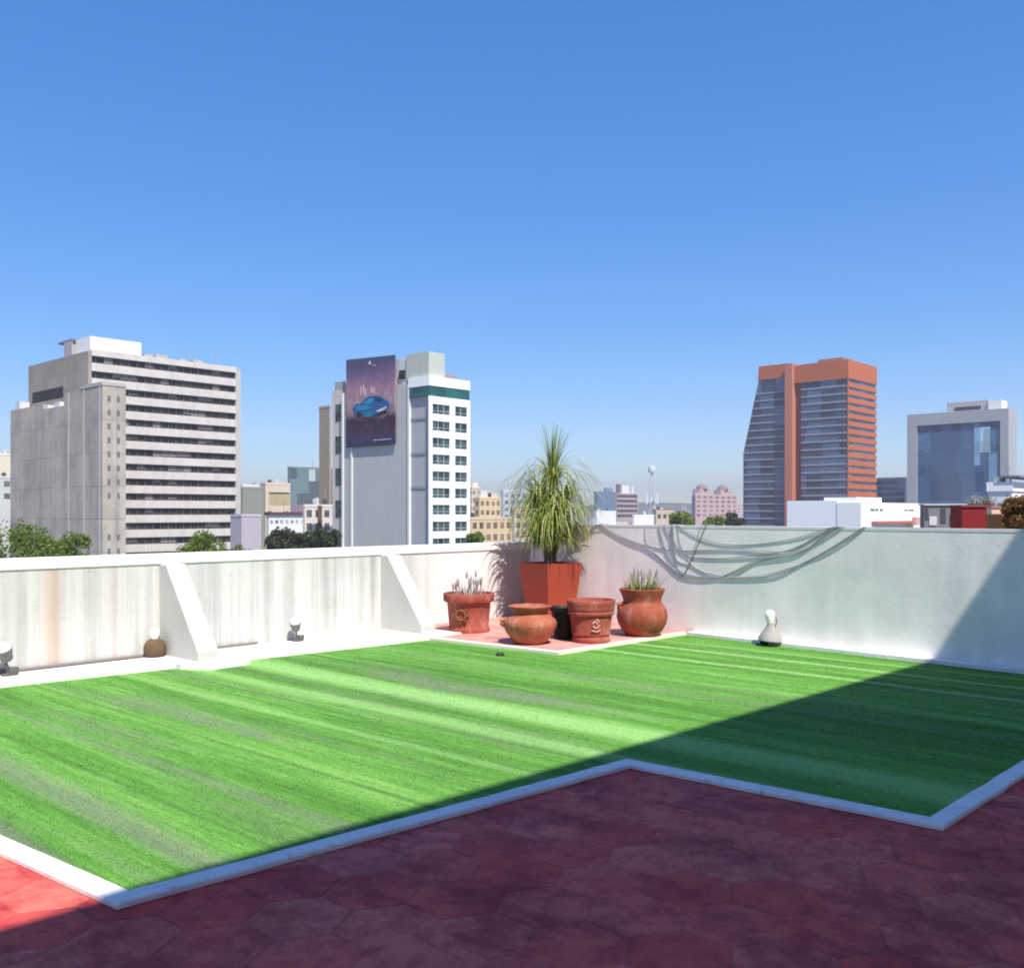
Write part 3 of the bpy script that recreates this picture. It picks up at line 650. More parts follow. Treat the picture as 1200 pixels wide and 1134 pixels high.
gband=glass('green_band_glass',(.012,.085,.075),.15,.5,.4,.35)
B.box('glass_band',gband,.12,ue-.1,.12,v478-.02,B.z(463.5),zt_-1.9)
pitch=3.36; zr=B.z(472.5)
x1a,x1b,x2a,x2b=B.u(507),B.u(527.3),B.u(533.5),B.u(547.5)
wg=glass('green_office_glass',(.030,.060,.058),.12,.5,.7,.8)
fz=B.z(463.5)
def slab(z0,z1): B.box('front_band',whitef,.02,ue,0,.34,z0,z1)
slab(zr,fz)
zz=zr
for i in range(12):
    z1=zz-1.95
    for (a,b2,nm) in ((x1a,x1b,3),(x2a,x2b,2)):
        wo=B.box('window',wg,a+.01,b2-.01,.22,.33,z1+.01,zz-.01)
        mu=MB()
        for q in range(1,nm): x=a+(b2-a)*q/nm; mu.box(x-.06,x+.06,.14,.22,z1,zz)
        mu.box(a,b2,.14,.22,z1+.55,z1+.64)
        mu.build('window_frame',pm('office_mullion',(.45,.47,.46),.6,.05,1),wo)
    for (a,b2) in ((.02,x1a),(x1b,x2a),(x2b,ue)): B.box('pier',whitef,a,b2,.003,.34,z1,zz)
    slab(zz-pitch,z1); zz-=pitch
B.box('machine_room',m_wall('weathered_machine_room',(.47,.50,.45,1),(.33,.36,.33,1),.7,.6,None,.5,(.44,.47,.30,1)),.6,5.0,.8,v478+1.2,zt_-.2,B.z(412,2))
B.box('machine_room',pm('pale_machine_room',(.62,.62,.60),.8,.1,.4),.9,6,v478+1.3,v463+3.2,zt_-1,B.z(419,8))
B.box('roof_gap_shade',pm('gap_shade_black',(.02,.02,.02),.9,.1,1),.5,1.2,v478+1.9,v463-.6,B.z(443,8),B.z(433,8))  # black box standing for the dark gap on the roof, its shade as colour
rc=MB(); x0,x1_=B.u(516),B.u(543); rc.add([(x0,1,B.z(437)),(x1_,1,B.z(437.5)),(x1_,5,B.z(433)),(x0,5,B.z(432)),(x0,1,B.z(436)),(x1_,1,B.z(436.5)),(x1_,5,B.z(430)),(x0,5,B.z(429))],[(0,3,2,1),(4,5,6,7),(0,1,5,4),(1,2,6,5),(2,3,7,6),(3,0,4,7)])
rc.build('roof_canopy',pm('red_roof_canopy',(.38,.16,.13),.7,.15,.5),B.e)
B.box('roof_post',pm('dark_post',(.08,.09,.10),.6,.1,1),B.u(513),B.u(515),2,2.4,zt_-.2,B.z(422))
pinkf=pm('pink_rear_wall',(.60,.52,.47),.85,.1,.3)
ve2=B.v(385.5)
B.box('rear_wall',pinkf,.9,9,ve+.25,ve2,0,B.z(458,33))
va,vb=B.v(397.5),B.v(389.5)
for i in range(6):
    yy=474+i*37.4; B.box('rear_window',wg,.82,.95,va,vb,B.z(yy+20,32),B.z(yy,32))
B.box('roof_tank',pm('grey_roof_box',(.36,.36,.37),.8,.15,.5),1,4,B.v(400),B.v(388),B.z(458,33),B.z(448,33))
B.box('roof_tank',pm('grey_roof_box',(.36,.36,.37),.8,.15,.5),2,4,B.v(404.5),B.v(400.5),zt_-1.0,B.z(453,31))
# billboard
vb0,vb1=B.v(463.5),B.v(406.5)
bx=Vector((B.X,B.D,GZ))
bb=empty('billboard',bx+UV*(.15)+VV*vb0,TH); tag(bb,'tall dusk-toned billboard showing a blue car, hung on the grey side wall','billboard')
bz0,bz1a,bz1b=B.z(522.5,18),B.z(416,10.5),B.z(421.5,26)
W=vb1-vb0; Hh=(bz1a+bz1b)/2-bz0
def m_poster():
    t=NT('printed_poster'); p=t.coords('Object'); sx=t.new('ShaderNodeSeparateXYZ'); t.l.new(p,sx.inputs[0])
    f=t.math('DIVIDE',t.math('SUBTRACT',sx.outputs[2],bz0),Hh)
    n=t.noise(t.scale(p,(1,.35,.25)),.9,5,.65)
    f=t.math('ADD',f,t.math('MULTIPLY',t.math('SUBTRACT',n,.5),.16))
    c=t.ramp(f,(.0,(.020,.022,.055)),(.10,(.045,.028,.075)),(.20,(.050,.018,.032)),(.30,(.028,.012,.024)),(.36,(.26,.17,.18)),(.50,(.42,.28,.29)),(.66,(.38,.21,.25)),(.80,(.18,.11,.20)),(.93,(.075,.065,.14)),(1,(.05,.085,.12)))
    n2=t.noise(t.scale(p,(1,1.4,.9)),.5,4,.6); c=t.mix(t.ramp(n2,(.45,(0,0,0)),(.75,(.6,.6,.6))),c,(.10,.06,.13,1))
    return t.done(c,.6,.2)
pn=MB().add([(-.35,0,bz0),(-.35,W,bz0),(-.35,W,bz1b),(-.35,0,bz1a),(-.1,0,bz0),(-.1,W,bz0),(-.1,W,bz1b),(-.1,0,bz1a)],[(0,3,2,1)[::-1],(4,5,6,7)[::-1],(0,1,5,4),(1,2,6,5),(2,3,7,6),(3,0,4,7)]).build('poster',m_poster(),bb)
fr=MB()
for q in range(4): fr.box(-.10,.34,W*(.08+.27*q),W*(.08+.27*q)+.25,bz0+.5,bz1a-1.0)
fr.build('frame',pm('billboard_steel',(.25,.25,.27),.6,.1,1),bb)
def flat(pts,x0,x1,name,mat,par):
    if len(pts)>4: pts=[p for p in spline(pts+[pts[0]],5)][:-1]
    return MB().prism_x([(W*(1-a),bz0+Hh*b_) for a,b_ in pts],x0,x1).build(name,mat,par)
blue=pm('print_blue',(.006,.115,.30),.4,.35,.35); blue2=pm('print_light_blue',(.02,.26,.46),.4,.3,.4); inkd=pm('print_dark',(.012,.012,.03),.4,.2,.5)
car=flat([(.17,.40),(.15,.44),(.20,.485),(.33,.50),(.42,.545),(.56,.565),(.70,.55),(.80,.505),(.88,.475),(.885,.41),(.80,.385),(.66,.36),(.55,.33),(.42,.325),(.30,.36)],-.40,-.35,'printed_car',blue,bb)
flat([(.36,.47),(.40,.505),(.47,.53),(.56,.535),(.57,.495),(.47,.47)],-.43,-.40,'printed_windscreen',blue2,car)
flat([(.60,.50),(.61,.535),(.70,.53),(.78,.50),(.70,.485)],-.43,-.40,'printed_side_window',pm('print_navy',(.004,.04,.12),.4,.2,.5),car)
flat([(.22,.45),(.30,.47),(.44,.455),(.52,.43),(.40,.415),(.26,.42)],-.42,-.40,'printed_bonnet',blue2,car)
flat([(.40,.335),(.40,.37),(.52,.385),(.55,.345),(.48,.325)],-.43,-.40,'printed_grille',pm('print_teal',(.01,.20,.25),.4,.2,.5),car)
flat([(.62,.385),(.70,.40),(.84,.425),(.82,.40),(.70,.375)],-.43,-.40,'printed_stripe',pm('print_white',(.65,.60,.66),.5,.1,.6),car)
flat([(.24,.345),(.22,.385),(.30,.395),(.34,.36),(.30,.335)],-.43,-.40,'printed_wheel',inkd,car)
flat([(.57,.325),(.57,.355),(.80,.375),(.86,.37),(.80,.345)],-.39,-.35,'printed_shadow',inkd,bb)
for (a,b0,b1) in ((.31,.585,.69),(.36,.60,.70),(.395,.575,.66),(.52,.60,.665),(.57,.595,.66)):
    flat([(a,b0),(a,b1),(a+.022,b1),(a+.022,b0)],-.37,-.35,'printed_spire',pm('print_pale_pink',(.66,.50,.50),.5,.1,.6),bb)
flat([(.47,.93),(.50,.965),(.53,.93),(.50,.915)],-.37,-.35,'printed_emblem',pm('print_white',(.65,.60,.66),.5,.1,.6),bb)
flat([(.55,.90),(.55,.908),(.62,.908),(.62,.90)],-.37,-.35,'printed_line',pm('print_white',(.65,.60,.66),.5,.1,.6),bb)
flat([(.58,.055),(.58,.068),(.93,.068),(.93,.055)],-.37,-.35,'printed_line',pm('print_lilac',(.40,.36,.52),.5,.1,.6),bb)

# --- F: red and glass tower
T=Bld('office_tower','tall red and glass office tower with a slanting left wing and a red crown',994,400)
red=pm('red_panel',(.47,.13,.045),.75,.12,.12); redb=pm('red_crown',(.45,.125,.045),.75,.10,.1)
gl=glass('tower_glass',(.040,.065,.105),.10,.6,.75,.14); line_m=pm('tower_band',(.34,.30,.33),.7,.15,.1)
ue=T.u(1027.5); vm_=T.v(938.5); vf=T.v(922); vtop=T.v(888); vbot=T.v(870); zt_=T.z(421); zcr=T.z(443)
zk=T.z(531,45)
T.box('glass_body',gl,.4,ue-.4,.4,vm_,0,zcr)
T.box('crown',redb,-.1,ue+.1,-.1,vm_+.2,zcr,zt_)
T.box('fin',pm('fin_panel',(.50,.18,.11),.75,.1,.1),-1.9,6,vm_+3.1,vf,0,T.z(426,24))
T.box('fin_slot',pm('slot_shade_red',(.26,.045,.04),.75,.15,.1),1.6,6,vm_-.05,vm_+3.1,0,zcr)  # deeper red than the fin: the slot's shadow is put into its colour
T.box('fin_crown',redb,-.1,6,vm_+.2,vm_+3.1,zcr,zt_-.3)
zw=T.z(429,40)
MB().prism_x([(vf,0),(vbot,0),(vbot,zk),(vtop,zw-6),(vf,zw-6)],.8,22).build('wing',gl,T.e)
MB().prism_x([(vf+.01,zw-6),(vtop+.3,zw-6),(vtop-.2,zw),(vf+.01,zw)],.6,22).build('wing_crown',redb,T.e)
ph_=3.25; z=zcr-ph_; 
winv=glass('tower_side_windows',(.05,.035,.04),.2,.5,.5,.3)
i=0
while z>4:
    T.box('floor_band',line_m,.15,.5,.5,vm_,z,z+.62)
    T.box('side_band',red,.3,ue,-.02,.6,z-.2,z+1.75)
    vv_=vbot if z<zk else vbot+(vtop-vbot)*(z-zk)/(zw-6-zk)
    if z<zw-7: T.box('wing_band',line_m,.55,.9,vf+.02,vv_+.06,z,z+.55)
    z-=ph_; i+=1
T.box('side_mullion',redb,0,.42,-.05,.42,0,zcr)
T.box('roof_plant',pm('tower_roof_plant',(.30,.17,.15),.8,.1,.3),6,16,5,16,zt_,zt_+2.2)
# --- H: blue glass office in a grey frame
G=Bld('office_building','blue glass office building in a broad grey concrete frame',1182,330)
ue=9.0; ve=G.v(1063); zt_=G.z(478)
gf=pm('grey_frame',(.37,.375,.39),.8,.08,.15)
G.box('body',gf,.9,ue,0,ve,0,zt_-.01)
va,vb=G.v(1172),G.v(1074.5); zg=G.z(494.5,10)
for (y0,y1,z0,z1) in ((0,va,0,zt_),(vb,ve,0,zt_),(va,vb,zg,zt_)): G.box('frame',gf,-.02,.9,y0,y1,z0,z1)
cg=glass('blue_curtain_glass',(.055,.11,.20),.06,.7,.30,.10)
G.box('curtain_wall',cg,.55,.89,va,vb,0,zg-3)
G.box('soffit_window',glass('deep_blue_strip',(.04,.07,.14),.1,.6,.4,.3),.6,.89,va,vb,zg-3,zg)
mu=MB()
for q in range(1,9): y=va+(vb-va)*q/9; mu.box(.50,.56,y-.05,y+.05,0,zg-3)
zz=zg-3
while zz>2: mu.box(.50,.56,va,vb,zz-.08,zz+.08); zz-=3.7
mu.build('window_frame',pm('curtain_mullion',(.10,.17,.30),.5,.1,.5),G.e)
for (a,b_,c_,d_,mm) in ((1141,1148,495,545,(.16,.28,.40)),(1148,1160,500,530,(.30,.42,.50)),(1143,1152,545,575,(.02,.06,.16)),(1158,1170,530,572,(.14,.25,.36))):
    G.box('reflection_panel',glass('panel_%d'%a,mm,.1,.6,.25,.2),.44,.50,G.v(b_),G.v(a),G.z(d_,8),G.z(c_,8))  # flat panels coloured as reflections in the curtain glass
G.box('roof_house',pm('roof_house_grey',(.44,.43,.44),.8,.1,.3),2.2,7.5,G.v(1156),G.v(1107),zt_,G.z(470,15))
G.box('roof_house_opening',slit,2.1,2.3,G.v(1147),G.v(1116),G.z(480,15),G.z(476,15))
G.box('roof_house',pm('roof_house_white',(.78,.77,.75),.8,.05,.3),1.6,8.0,G.v(1172),G.v(1156.3),zt_,G.z(470,10))
# low dark block between tower and blue office
b=Bld('office_block','low dark blue office block between the red tower and the blue office',1061,460)
b.box('wall',pm('dark_blue_wall',(.10,.12,.17),.5,.2,.15),0,18,0,b.v(1022),0,b.z(559))
for r_ in range(4): b.box('window_band',gl,-.1,.2,.5,b.v(1024),b.z(566+r_*7),b.z(562.5+r_*7))

# --- G: white workshop just across the street
W1=Bld('low_building','low white building in front of the red tower',1009,85)
wl=pm('bright_white_wall',(.82,.82,.80),.8,.05,.4)
ue=W1.u(1083); ve=W1.v(922)
W1.box('wall',wl,0,ue,0,2.2,0,W1.z(588.5))
W1.box('wall',pm('white_side_wall',(.84,.85,.85),.8,.05,.4),.05,8,2.2,ve,0,W1.z(586.5,4))
W1.box('upper_wall',wl,.4,6,.6,3.6,W1.z(588.5)-.1,W1.z(582.5,2))
dk=pm('vent_dark',(.16,.16,.17),.7,.2,2)
for a_,b_,y0,y1 in ((1020,1025,596,598.5),(1026,1029,596,598.5),(1031,1034.5,596,598.5),(1060,1063.5,596.5,598.5),(1065,1071,596.5,598.5)):
    W1.box('vent',dk,W1.u(a_),W1.u(b_),-.02,.1,W1.z(y1,0,4),W1.z(y0,0,4))
W1.box('red_ledge',pm('red_ledge_tile',(.45,.15,.12),.8,.2,1),W1.u(1021),W1.u(1070),-.6,-.01,W1.z(613.5,0,4),W1.z(610.5,0,4))
W1.box('red_ledge',pm('pink_ledge',(.60,.36,.32),.8,.2,1),W1.u(1061),W1.u(1080),-1.0,-.62,W1.z(616,0,4),W1.z(606,0,6))

# --- generic smaller buildings
def block(label,px,D,lpx,rpx,ytop,col,name='apartment_building',rows=0,nu=0,nv=0,ph=3.2,win=(.06,.07,.08),roof=None,group=None,wh=1.5,sidecol=None,depth=None,bands=False):
    b=Bld(name,label,px,D,group=group); u=b.u(rpx) if rpx>px else 8; v=b.v(lpx) if lpx<px else 8; z=b.z(ytop)
    key='render_%.2f_%.2f_%.2f'%col
    b.box('wall',pm(key,col,.85,.12,.2),0,u,0,v,0,z)
    g=glass('win_%.2f_%.2f_%.2f'%win,win,.2,.5,.5,.4)
    for r in range(rows):
        zz=z-1.1-r*ph
        if bands:
            b.box('window_band',g,.3,u-.3,-.06,.2,zz-wh,zz)
            if nv: b.box('window_band',g,-.06,.2,.3,v-.3,zz-wh,zz)
            continue
        for k in range(nu): b.box('window',g,u*(k+.22)/nu,u*(k+.78)/nu,-.05,.2,zz-wh,zz)
        for k in range(nv): b.box('window',g,-.05,.2,v*(k+.22)/nv,v*(k+.78)/nv,zz-wh,zz)
    if roof:
        for (x0,x1,y0,y1,h,c) in roof: b.box('roof_house',pm('roof_%.2f_%.2f_%.2f'%c,c,.85,.1,.3),u*x0,u*x1,v*y0,v*y1,z,z+h)
    rk=random.Random(label)
    if 150<D<700 and u>5:
        for q in range(rk.choice((1,2,2,3))):
            x,y,rr=rk.uniform(1,u-1),rk.uniform(1,max(1.5,min(v-1,5))),rk.uniform(.5,.75); hh=rk.uniform(.9,1.5)
            MB().lathe([(rr,z),(rr,z+hh),(rr*.8,z+hh+.25),(rr*.3,z+hh+.4)],14,(x,y,0)).build('roof_tank',pm('tank_black',(.05,.05,.05),.6,.2,1) if rk.random()<.6 else pm('tank_grey',(.42,.42,.41),.7,.2,1),b.e,True)
        if rk.random()<.7:
            x=rk.uniform(1,u-1); MB().tube([(x,1.5,z),(x,1.5,z+rk.uniform(2.5,4.5))],.09,5).build('aerial',pm('aerial_metal',(.30,.30,.33),.5,.1,2),b.e)
    b.box('parapet',pm(key+'_parapet',tuple(min(.85,x*1.12) for x in col),.85,.08,.3),-.08,u+.08,-.08,v+.08,z-.35,z+.25)
    return b,u,v,z
block('cream tower at the left edge of the photo, behind the service tower',-22,300,-40,12.5,531,(.72,.66,.50),rows=3,nu=0,nv=0)
block('pale grey low block at the left edge below the cream tower',-24,262,-40,14.5,558,(.55,.57,.58),rows=2,nu=3,ph=3.4,win=(.10,.10,.10))
block('grey-green flat block behind the right end of the concrete office',284,330,262,309,571,(.24,.26,.22),rows=5,nu=0,nv=3,sidecol=None,roof=[(.1,.9,.1,.9,1.2,(.62,.60,.55))])
block('mauve rendered wall block low beside the concrete office',283,212,270,306,603.5,(.42,.38,.43),rows=0)
b,u,v,z=block('beige block with a deep shaded balcony, left of the green glass block',311,340,305,340,566,(.62,.52,.40),rows=0,nu=0)
b.box('balcony',pm('balcony_ochre',(.42,.34,.20),.8,.15,.3),u*.14,u*.97,-.05,.3,b.z(592),b.z(577))
b.box('painted_balcony_shade',slit,u*.14,u*.97,-.07,.3,b.z(578.5),b.z(576.5)); b.box('balcony_rail',pm('balcony_beige',(.60,.50,.38),.8,.1,.4),u*.14,u*.97,-.3,-.05,b.z(600),b.z(593))  # dark strip painted in as the shade at the balcony head
b,u,v,z=block('white canopied block with a row of small windows below the beige block',315,270,312,357,604.5,(.74,.73,.74),rows=1,nu=7,ph=3,wh=1.0,win=(.30,.32,.36))
b.box('canopy',pm('canopy_dark',(.10,.05,.06),.8,.1,.4),-.2,u+.2,-.5,2,z+.26,z+1.1)
b,u,v,z=block('square green glass block left of the billboard building',339,390,337,392,547,(.17,.22,.22),name='office_block',rows=9,nu=0,nv=0,ph=1.7)
gg=glass('greenish_curtain',(.10,.145,.15),.15,.5,.4,.18)
b.box('curtain_wall',gg,.2,u-.2,-.12,.2,b.z(592),z-.4); b.box('light_panel',pm('pale_green_panel',(.44,.50,.47),.6,.1,.3),u*.42,u*.56,-.2,-.121,b.z(563),b.z(549))
b.box('light_panel',pm('pale_blue_panel',(.36,.40,.46),.6,.1,.3),u*.72,u*.90,-.2,-.121,b.z(578),b.z(566)); b.box('base_band',pm('base_band_plum',(.25,.18,.21),.8,.2,.4),-.1,u,-.3,-.13,b.z(600),b.z(591))
b,u,v,z=block('narrow brown slab block rising behind the billboard building',386,252,374,388,476,(.33,.28,.21),name='apartment_block',rows=0)
b,u,v,z=block('pale stacked flats between dark trees left of the billboard building',357,232,355,398,592,(.62,.58,.53),rows=3,nu=4,nv=0,ph=3.2,wh=1.7,win=(.10,.08,.08))
b.box('drainpipe',pm('brown_strip',(.14,.07,.05),.8,.1,.4),u*.36,u*.47,-.3,-.01,0,z)
# behind the palm
block('tall cream flats right beside the white office, half behind the palm',553,370,549,563,571,(.64,.53,.42),rows=9,nu=2,nv=1,ph=3.1,win=(.22,.15,.10),roof=[(.2,.8,.2,.8,2,(.7,.66,.62))])
block('yellow-beige flats with small windows directly left of the palm',562,320,556,587,583,(.66,.52,.33),rows=6,nu=4,nv=1,ph=3.0,win=(.24,.15,.10),roof=[(.1,.4,.2,.8,2.4,(.66,.60,.55)),(.6,.9,.2,.8,1.6,(.62,.50,.36))])
block('low ochre house row in front of the yellow-beige flats',552,240,548,600,607,(.58,.46,.29),rows=2,nu=6,nv=0,ph=3.0,win=(.18,.12,.08))
block('pale grey flats behind the palm leaves',590,420,586,618,575,(.55,.56,.58),rows=6,nu=4,nv=0,ph=3.1,win=(.20,.22,.25))
block('sandy flats behind the lower palm leaves',603,300,598,640,597,(.60,.50,.37),rows=3,nu=5,nv=0,ph=3.0,win=(.2,.14,.1))
# right of the palm, far away
block('far blue-grey office tower just right of the palm',700,900,696,721,576,(.12,.19,.29),name='office_tower',rows=7,nu=0,nv=0,roof=[(.5,.9,.2,.8,4,(.2,.25,.3))])
b,u,v,z=block('far brown striped office with white roof boxes right of the palm',723,820,720,747,578,(.40,.33,.32),name='office_block',rows=5,nu=1,nv=0,ph=4.2,wh=2.2,win=(.05,.03,.04),bands=True,roof=[(.05,.2,.2,.8,8,(.16,.12,.13)),(.28,.62,.2,.8,7,(.75,.75,.78)),(.72,.85,.2,.8,7,(.66,.66,.70))])
block('far white low shed below the blue-grey tower',699,520,696,722,599,(.78,.78,.78),name='shed')
block('far white low shed left of the lattice mast',743,330,741,766,604,(.82,.81,.80),name='shed')
block('far beige house with a brown roof line right of the lattice mast',769,360,766,789,599,(.52,.45,.36),name='house',rows=1,nu=3,ph=3,win=(.15,.07,.05),roof=[(-.05,1.05,-.05,1.05,.8,(.34,.18,.14))])
b,u,v,z=block('far pink apartment block with two dark domed roof towers',815,700,811,864,579,(.50,.37,.35),rows=5,nu=7,nv=2,ph=3.3,wh=1.7,win=(.22,.13,.13),roof=[(.0,.12,.1,.9,1.5,(.4,.3,.3))])
for q in (.12,.62):
    x0=u*q; b.box('roof_tower',pm('roof_tower_pink',(.46,.34,.32),.85,.1,.3),x0,x0+u*.26,1,7,z+.3,z+4)
    dm=MB().lathe([(4.3,0),(4.1,1.2),(3.2,2.6),(1.7,3.5),(.2,3.8)],16,(x0+u*.13,4,z+4)).build('dome',pm('dome_brown',(.24,.17,.17),.8,.1,.3),b.e,True)
b.box('side_wall',pm('plum_side_wall',(.16,.14,.20),.8,.1,.3),-.4,-.01,0,v,0,z-1)
block('far pale flats behind the green trees left of the red tower',846,1000,842,872,590,(.55,.47,.45),rows=4,nu=6,ph=3.3,win=(.3,.22,.2))
# lattice mast
mt=empty('lattice_mast',((764-600)/F*520,520,GZ)); tag(mt,'far white lattice mast with a round antenna head','mast')
zt_=zat(549,520)-GZ; ls=MB(); hw=2.0
for sx_ in (-1,1):
    for sy_ in (-1,1): ls.tube([(sx_*hw,sy_*hw,0),(sx_*hw*.5,sy_*hw*.5,zt_*.85),(0,0,zt_)],.22,5)
for k in range(10):
    a_=hw*(1-.5*k/10); b_=hw*(1-.5*(k+1)/10); z0=zt_*.085*k; z1=zt_*.085*(k+1)
    for (p,q) in (((-1,-1),(1,-1)),((1,-1),(1,1)),((1,1),(-1,1)),((-1,1),(-1,-1))): ls.tube([(p[0]*a_,p[1]*a_,z0),(q[0]*b_,q[1]*b_,z1)],.13,4)
stl=pm('mast_white_paint',(.55,.58,.64),.6,.05,.5)
ls.build('lattice',stl,mt); MB().lathe([(.3,0),(1.8,.4),(2.1,1.8),(1.7,3.6),(.3,4)],16,(0,0,zt_-2.5)).build('antenna_head',stl,mt,True)
MB().box(-3.2,3.2,-.4,.4,zt_*.62,zt_*.66).box(-3.4,-2.2,-.5,.5,zt_*.60,zt_*.72).box(2.2,3.4,-.5,.5,zt_*.60,zt_*.72).build('antenna_panels',stl,mt)

# far-off mass of low roofs
ds=MB(); rnd=random.Random(3)
for k in range(1300):
    D=rnd.uniform(520,2500); px=rnd.uniform(-60,1260); X=(px-600)/F*D
    if D<620 and (560<px<900): continue
    h=rnd.uniform(5,14)+(rnd.random()**4)*22*(D/1500); w_=rnd.uniform(8,22); d_=rnd.uniform(8,22); a=TH
    cs,sn=math.cos(a),math.sin(a); pts=[(X+cs*x-sn*y,D+sn*x+cs*y) for x,y in ((-w_/2,-d_/2),(w_/2,-d_/2),(w_/2,d_/2),(-w_/2,d_/2))]
    ds.prism(pts,GZ,GZ+h)
def m_city():
    t=NT('distant_roofs'); g=t.new('ShaderNodeNewGeometry'); c=t.ramp(g.outputs['Random Per Island'],(0,(.30,.24,.21)),(.25,(.52,.48,.44)),(.5,(.62,.60,.58)),(.75,(.42,.28,.23)),(1,(.36,.38,.42))); return t.done(c,.9,.1)
dso=ds.build('distant_city',m_city()); struct(dso,'stuff')
# hills
hl=MB(); n=160; hv=[]; hf=[]
for j,(dist,hh) in enumerate(((2250,0),(2420,.55),(2600,1.0),(2800,.3))):
    for i in range(n+1):
        a=R(-60+120*i/n); prof=10+18*mnoise.noise(Vector((i*.045,1.7,0)))+10*mnoise.noise(Vector((i*.15,5,0)))+38*math.exp(-((math.degrees(a)+14.5)/6.0)**2)+14*math.exp(-((math.degrees(a)-8)/7)**2)
        hv.append((dist*math.sin(a)*1.0,dist*math.cos(a),GZ-.3+max(2,prof+24)*hh))
for j in range(3):
    for i in range(n): hf.append((j*(n+1)+i,j*(n+1)+i+1,(j+1)*(n+1)+i+1,(j+1)*(n+1)+i))
hl.add(hv,hf); struct(hl.build('hills',pm('hill_scrub',(.12,.14,.09),.95,.3,.01),None,True))

# ------------------------------------------------------------------ trees
tl=[leafmat('tree_leaf_bright',(.085,.13,.012),(.13,.19,.018),(.19,.25,.035)),leafmat('tree_leaf_dark',(.026,.038,.014),(.045,.060,.018),(.08,.09,.026)),leafmat('bush_leaf_rust',(.17,.075,.02),(.26,.13,.035),(.11,.10,.03))]
tb=pm('tree_bark',(.10,.075,.055),.95,.3,1)
def tree(label,px,D,ytop,wpx,mi,n=2600,name='street_tree',base=GZ,hfrac=.75,ls=None,group='trees below the terrace'):
    x=(px-600)/F*D; zt=zat(ytop,D)-base; rad=wpx/F*D/2; e=empty(name,(x,D,base)); tag(e,label,'tree' if 'tree' in name else 'bush',group)
    rn_=random.Random(int(px*7+D)); ch=min(zt*.8,rad*2*hfrac); zc=zt-ch/2
    tk=MB().tube([(0,0,0),(rad*.03,0,(zc-ch*.3)*.5),(0,rad*.04,zc)],[max(.03,zt*.022),max(.025,zt*.016),max(.012,zt*.006)],8)
    cl=[]
    for k in range(26):
        while True:
            p=Vector((rn_.uniform(-1,1),rn_.uniform(-1,1),rn_.uniform(-1,1)))
            if .25<p.length<1: break
        q=Vector((p.x*rad*.80,p.y*rad*.80,zc+p.z*ch*.40)); cl.append((q,rn_.uniform(.20,.36)*rad))
        if k<9: tk.tube([(0,0,zc-ch*.42),(q.x*.5,q.y*.5,(zc-ch*.3+q.z)/2),tuple(q)],[max(.02,zt*.008),max(.01,zt*.005),max(.006,zt*.002)],5)
    tk.build('trunk',tb,e,True)
    lf=MB(); ls=ls or max(.10,D*.0016); n=int(n*1.7)
    for k in range(n):
        q,r=cl[k%len(cl)]
        d=Vector((rn_.gauss(0,1),rn_.gauss(0,1),rn_.gauss(0,.8))).normalized()*r*rn_.random()**.35
        if rn_.random()<.06: d*=1.35
        p=q+d; a=Vector((rn_.gauss(0,1),rn_.gauss(0,1),rn_.gauss(0,1))).normalized(); b_=a.orthogonal().normalized(); s_=ls*rn_.uniform(.6,1.5)
        c_=a.cross(b_)
        lf.add([p-b_*s_,p-c_*s_*.5,p+b_*s_,p+c_*s_*.5],[(0,1,2,3)])
    lf.build('crown',tl[mi],e); return e
tree('broad bright green tree at the left edge in front of the service tower',28,88,612,112,0,3600)
tree('smaller green tree beside the broad left one, under the service tower',84,96,623,62,0,2400)
tree('rounded bright green tree below the strip windows of the concrete office',239,105,624,74,0,2800)
tree('olive tree below the mauve block beside the concrete office',284,150,637,30,0,1200)
tree('dark olive tree under the beige block',330,160,619,42,1,2000)
tree('dark tree low under the green glass block',356,150,622,44,1,2200)
tree('dark tree hard against the billboard wall',383,140,617,34,1,2000)
tree('green tree above the grey wall left of the pink apartments',798,210,597.5,36,0,1800)
tree('small olive tree in front of the pink apartments',838,260,602,28,0,1200)
tree('small dark tree next to the foot of the red tower',860,280,601,26,1,1200)
tree('low green tree at the foot of the ochre house row',556,160,622,26,0,1200)

# ------------------------------------------------------------------ neighbour's roof at the right
nb=Bld('neighbour_building','grey flat-roofed house next door just beyond the grey wall',1070,22)
nbr=pm('neighbour_render',(.40,.39,.39),.9,.15,.6)
nb.box('wall',nbr,2,30,-12,14,0,20.6)
def roof_obj(name,label,cat,px0,px1,D,ytop,zb,mat,depth=.5,part='body'):
    x0=(px0-600)/F*D; x1=(px1-600)/F*D; e=empty(name,((x0+x1)/2,D,zb)); tag(e,label,cat); w_=(x1-x0)/2; h=zat(ytop,D)-zb
    MB().box(-w_,w_,0,depth,0,h).build(part,mat,e); return e,w_,h
zb=GZ+20.6
e,w_,h=roof_obj('rooftop_wall','dark grey rooftop wall with small openings, left of the red shed','wall',1083,1131,30,592,zb,pm('dark_grey_block',(.17,.165,.18),.9,.25,2),.3,'wall_face')
for a_,b_,c_,d_ in ((.02,.10,.05,.45),(.40,.52,.10,.55),(.62,.72,.30,.62)): MB().box(-w_+2*w_*a_,-w_+2*w_*b_,-.02,.05,h-d_,h-c_).build('opening',slit,e)
MB().box(-w_+2*w_*.12,-w_+2*w_*.30,-.03,.05,h-.62,h-.34).build('pale_block',pm('pale_block',(.50,.46,.47),.9,.1,2),e)
MB().box(-w_-.03,w_+.03,-.05,.35,h,h+.05).build('coping',pm('neighbour_coping',(.42,.43,.43),.9,.15,2),e)
e,w_,h=roof_obj('trough_planter','dark red trough planter with grey spiky leaves on the roof next door','planter',1127,1163,27,594,zb,pm('dark_red_paint',(.20,.012,.014),.7,.2,1.5),.7,'trough')
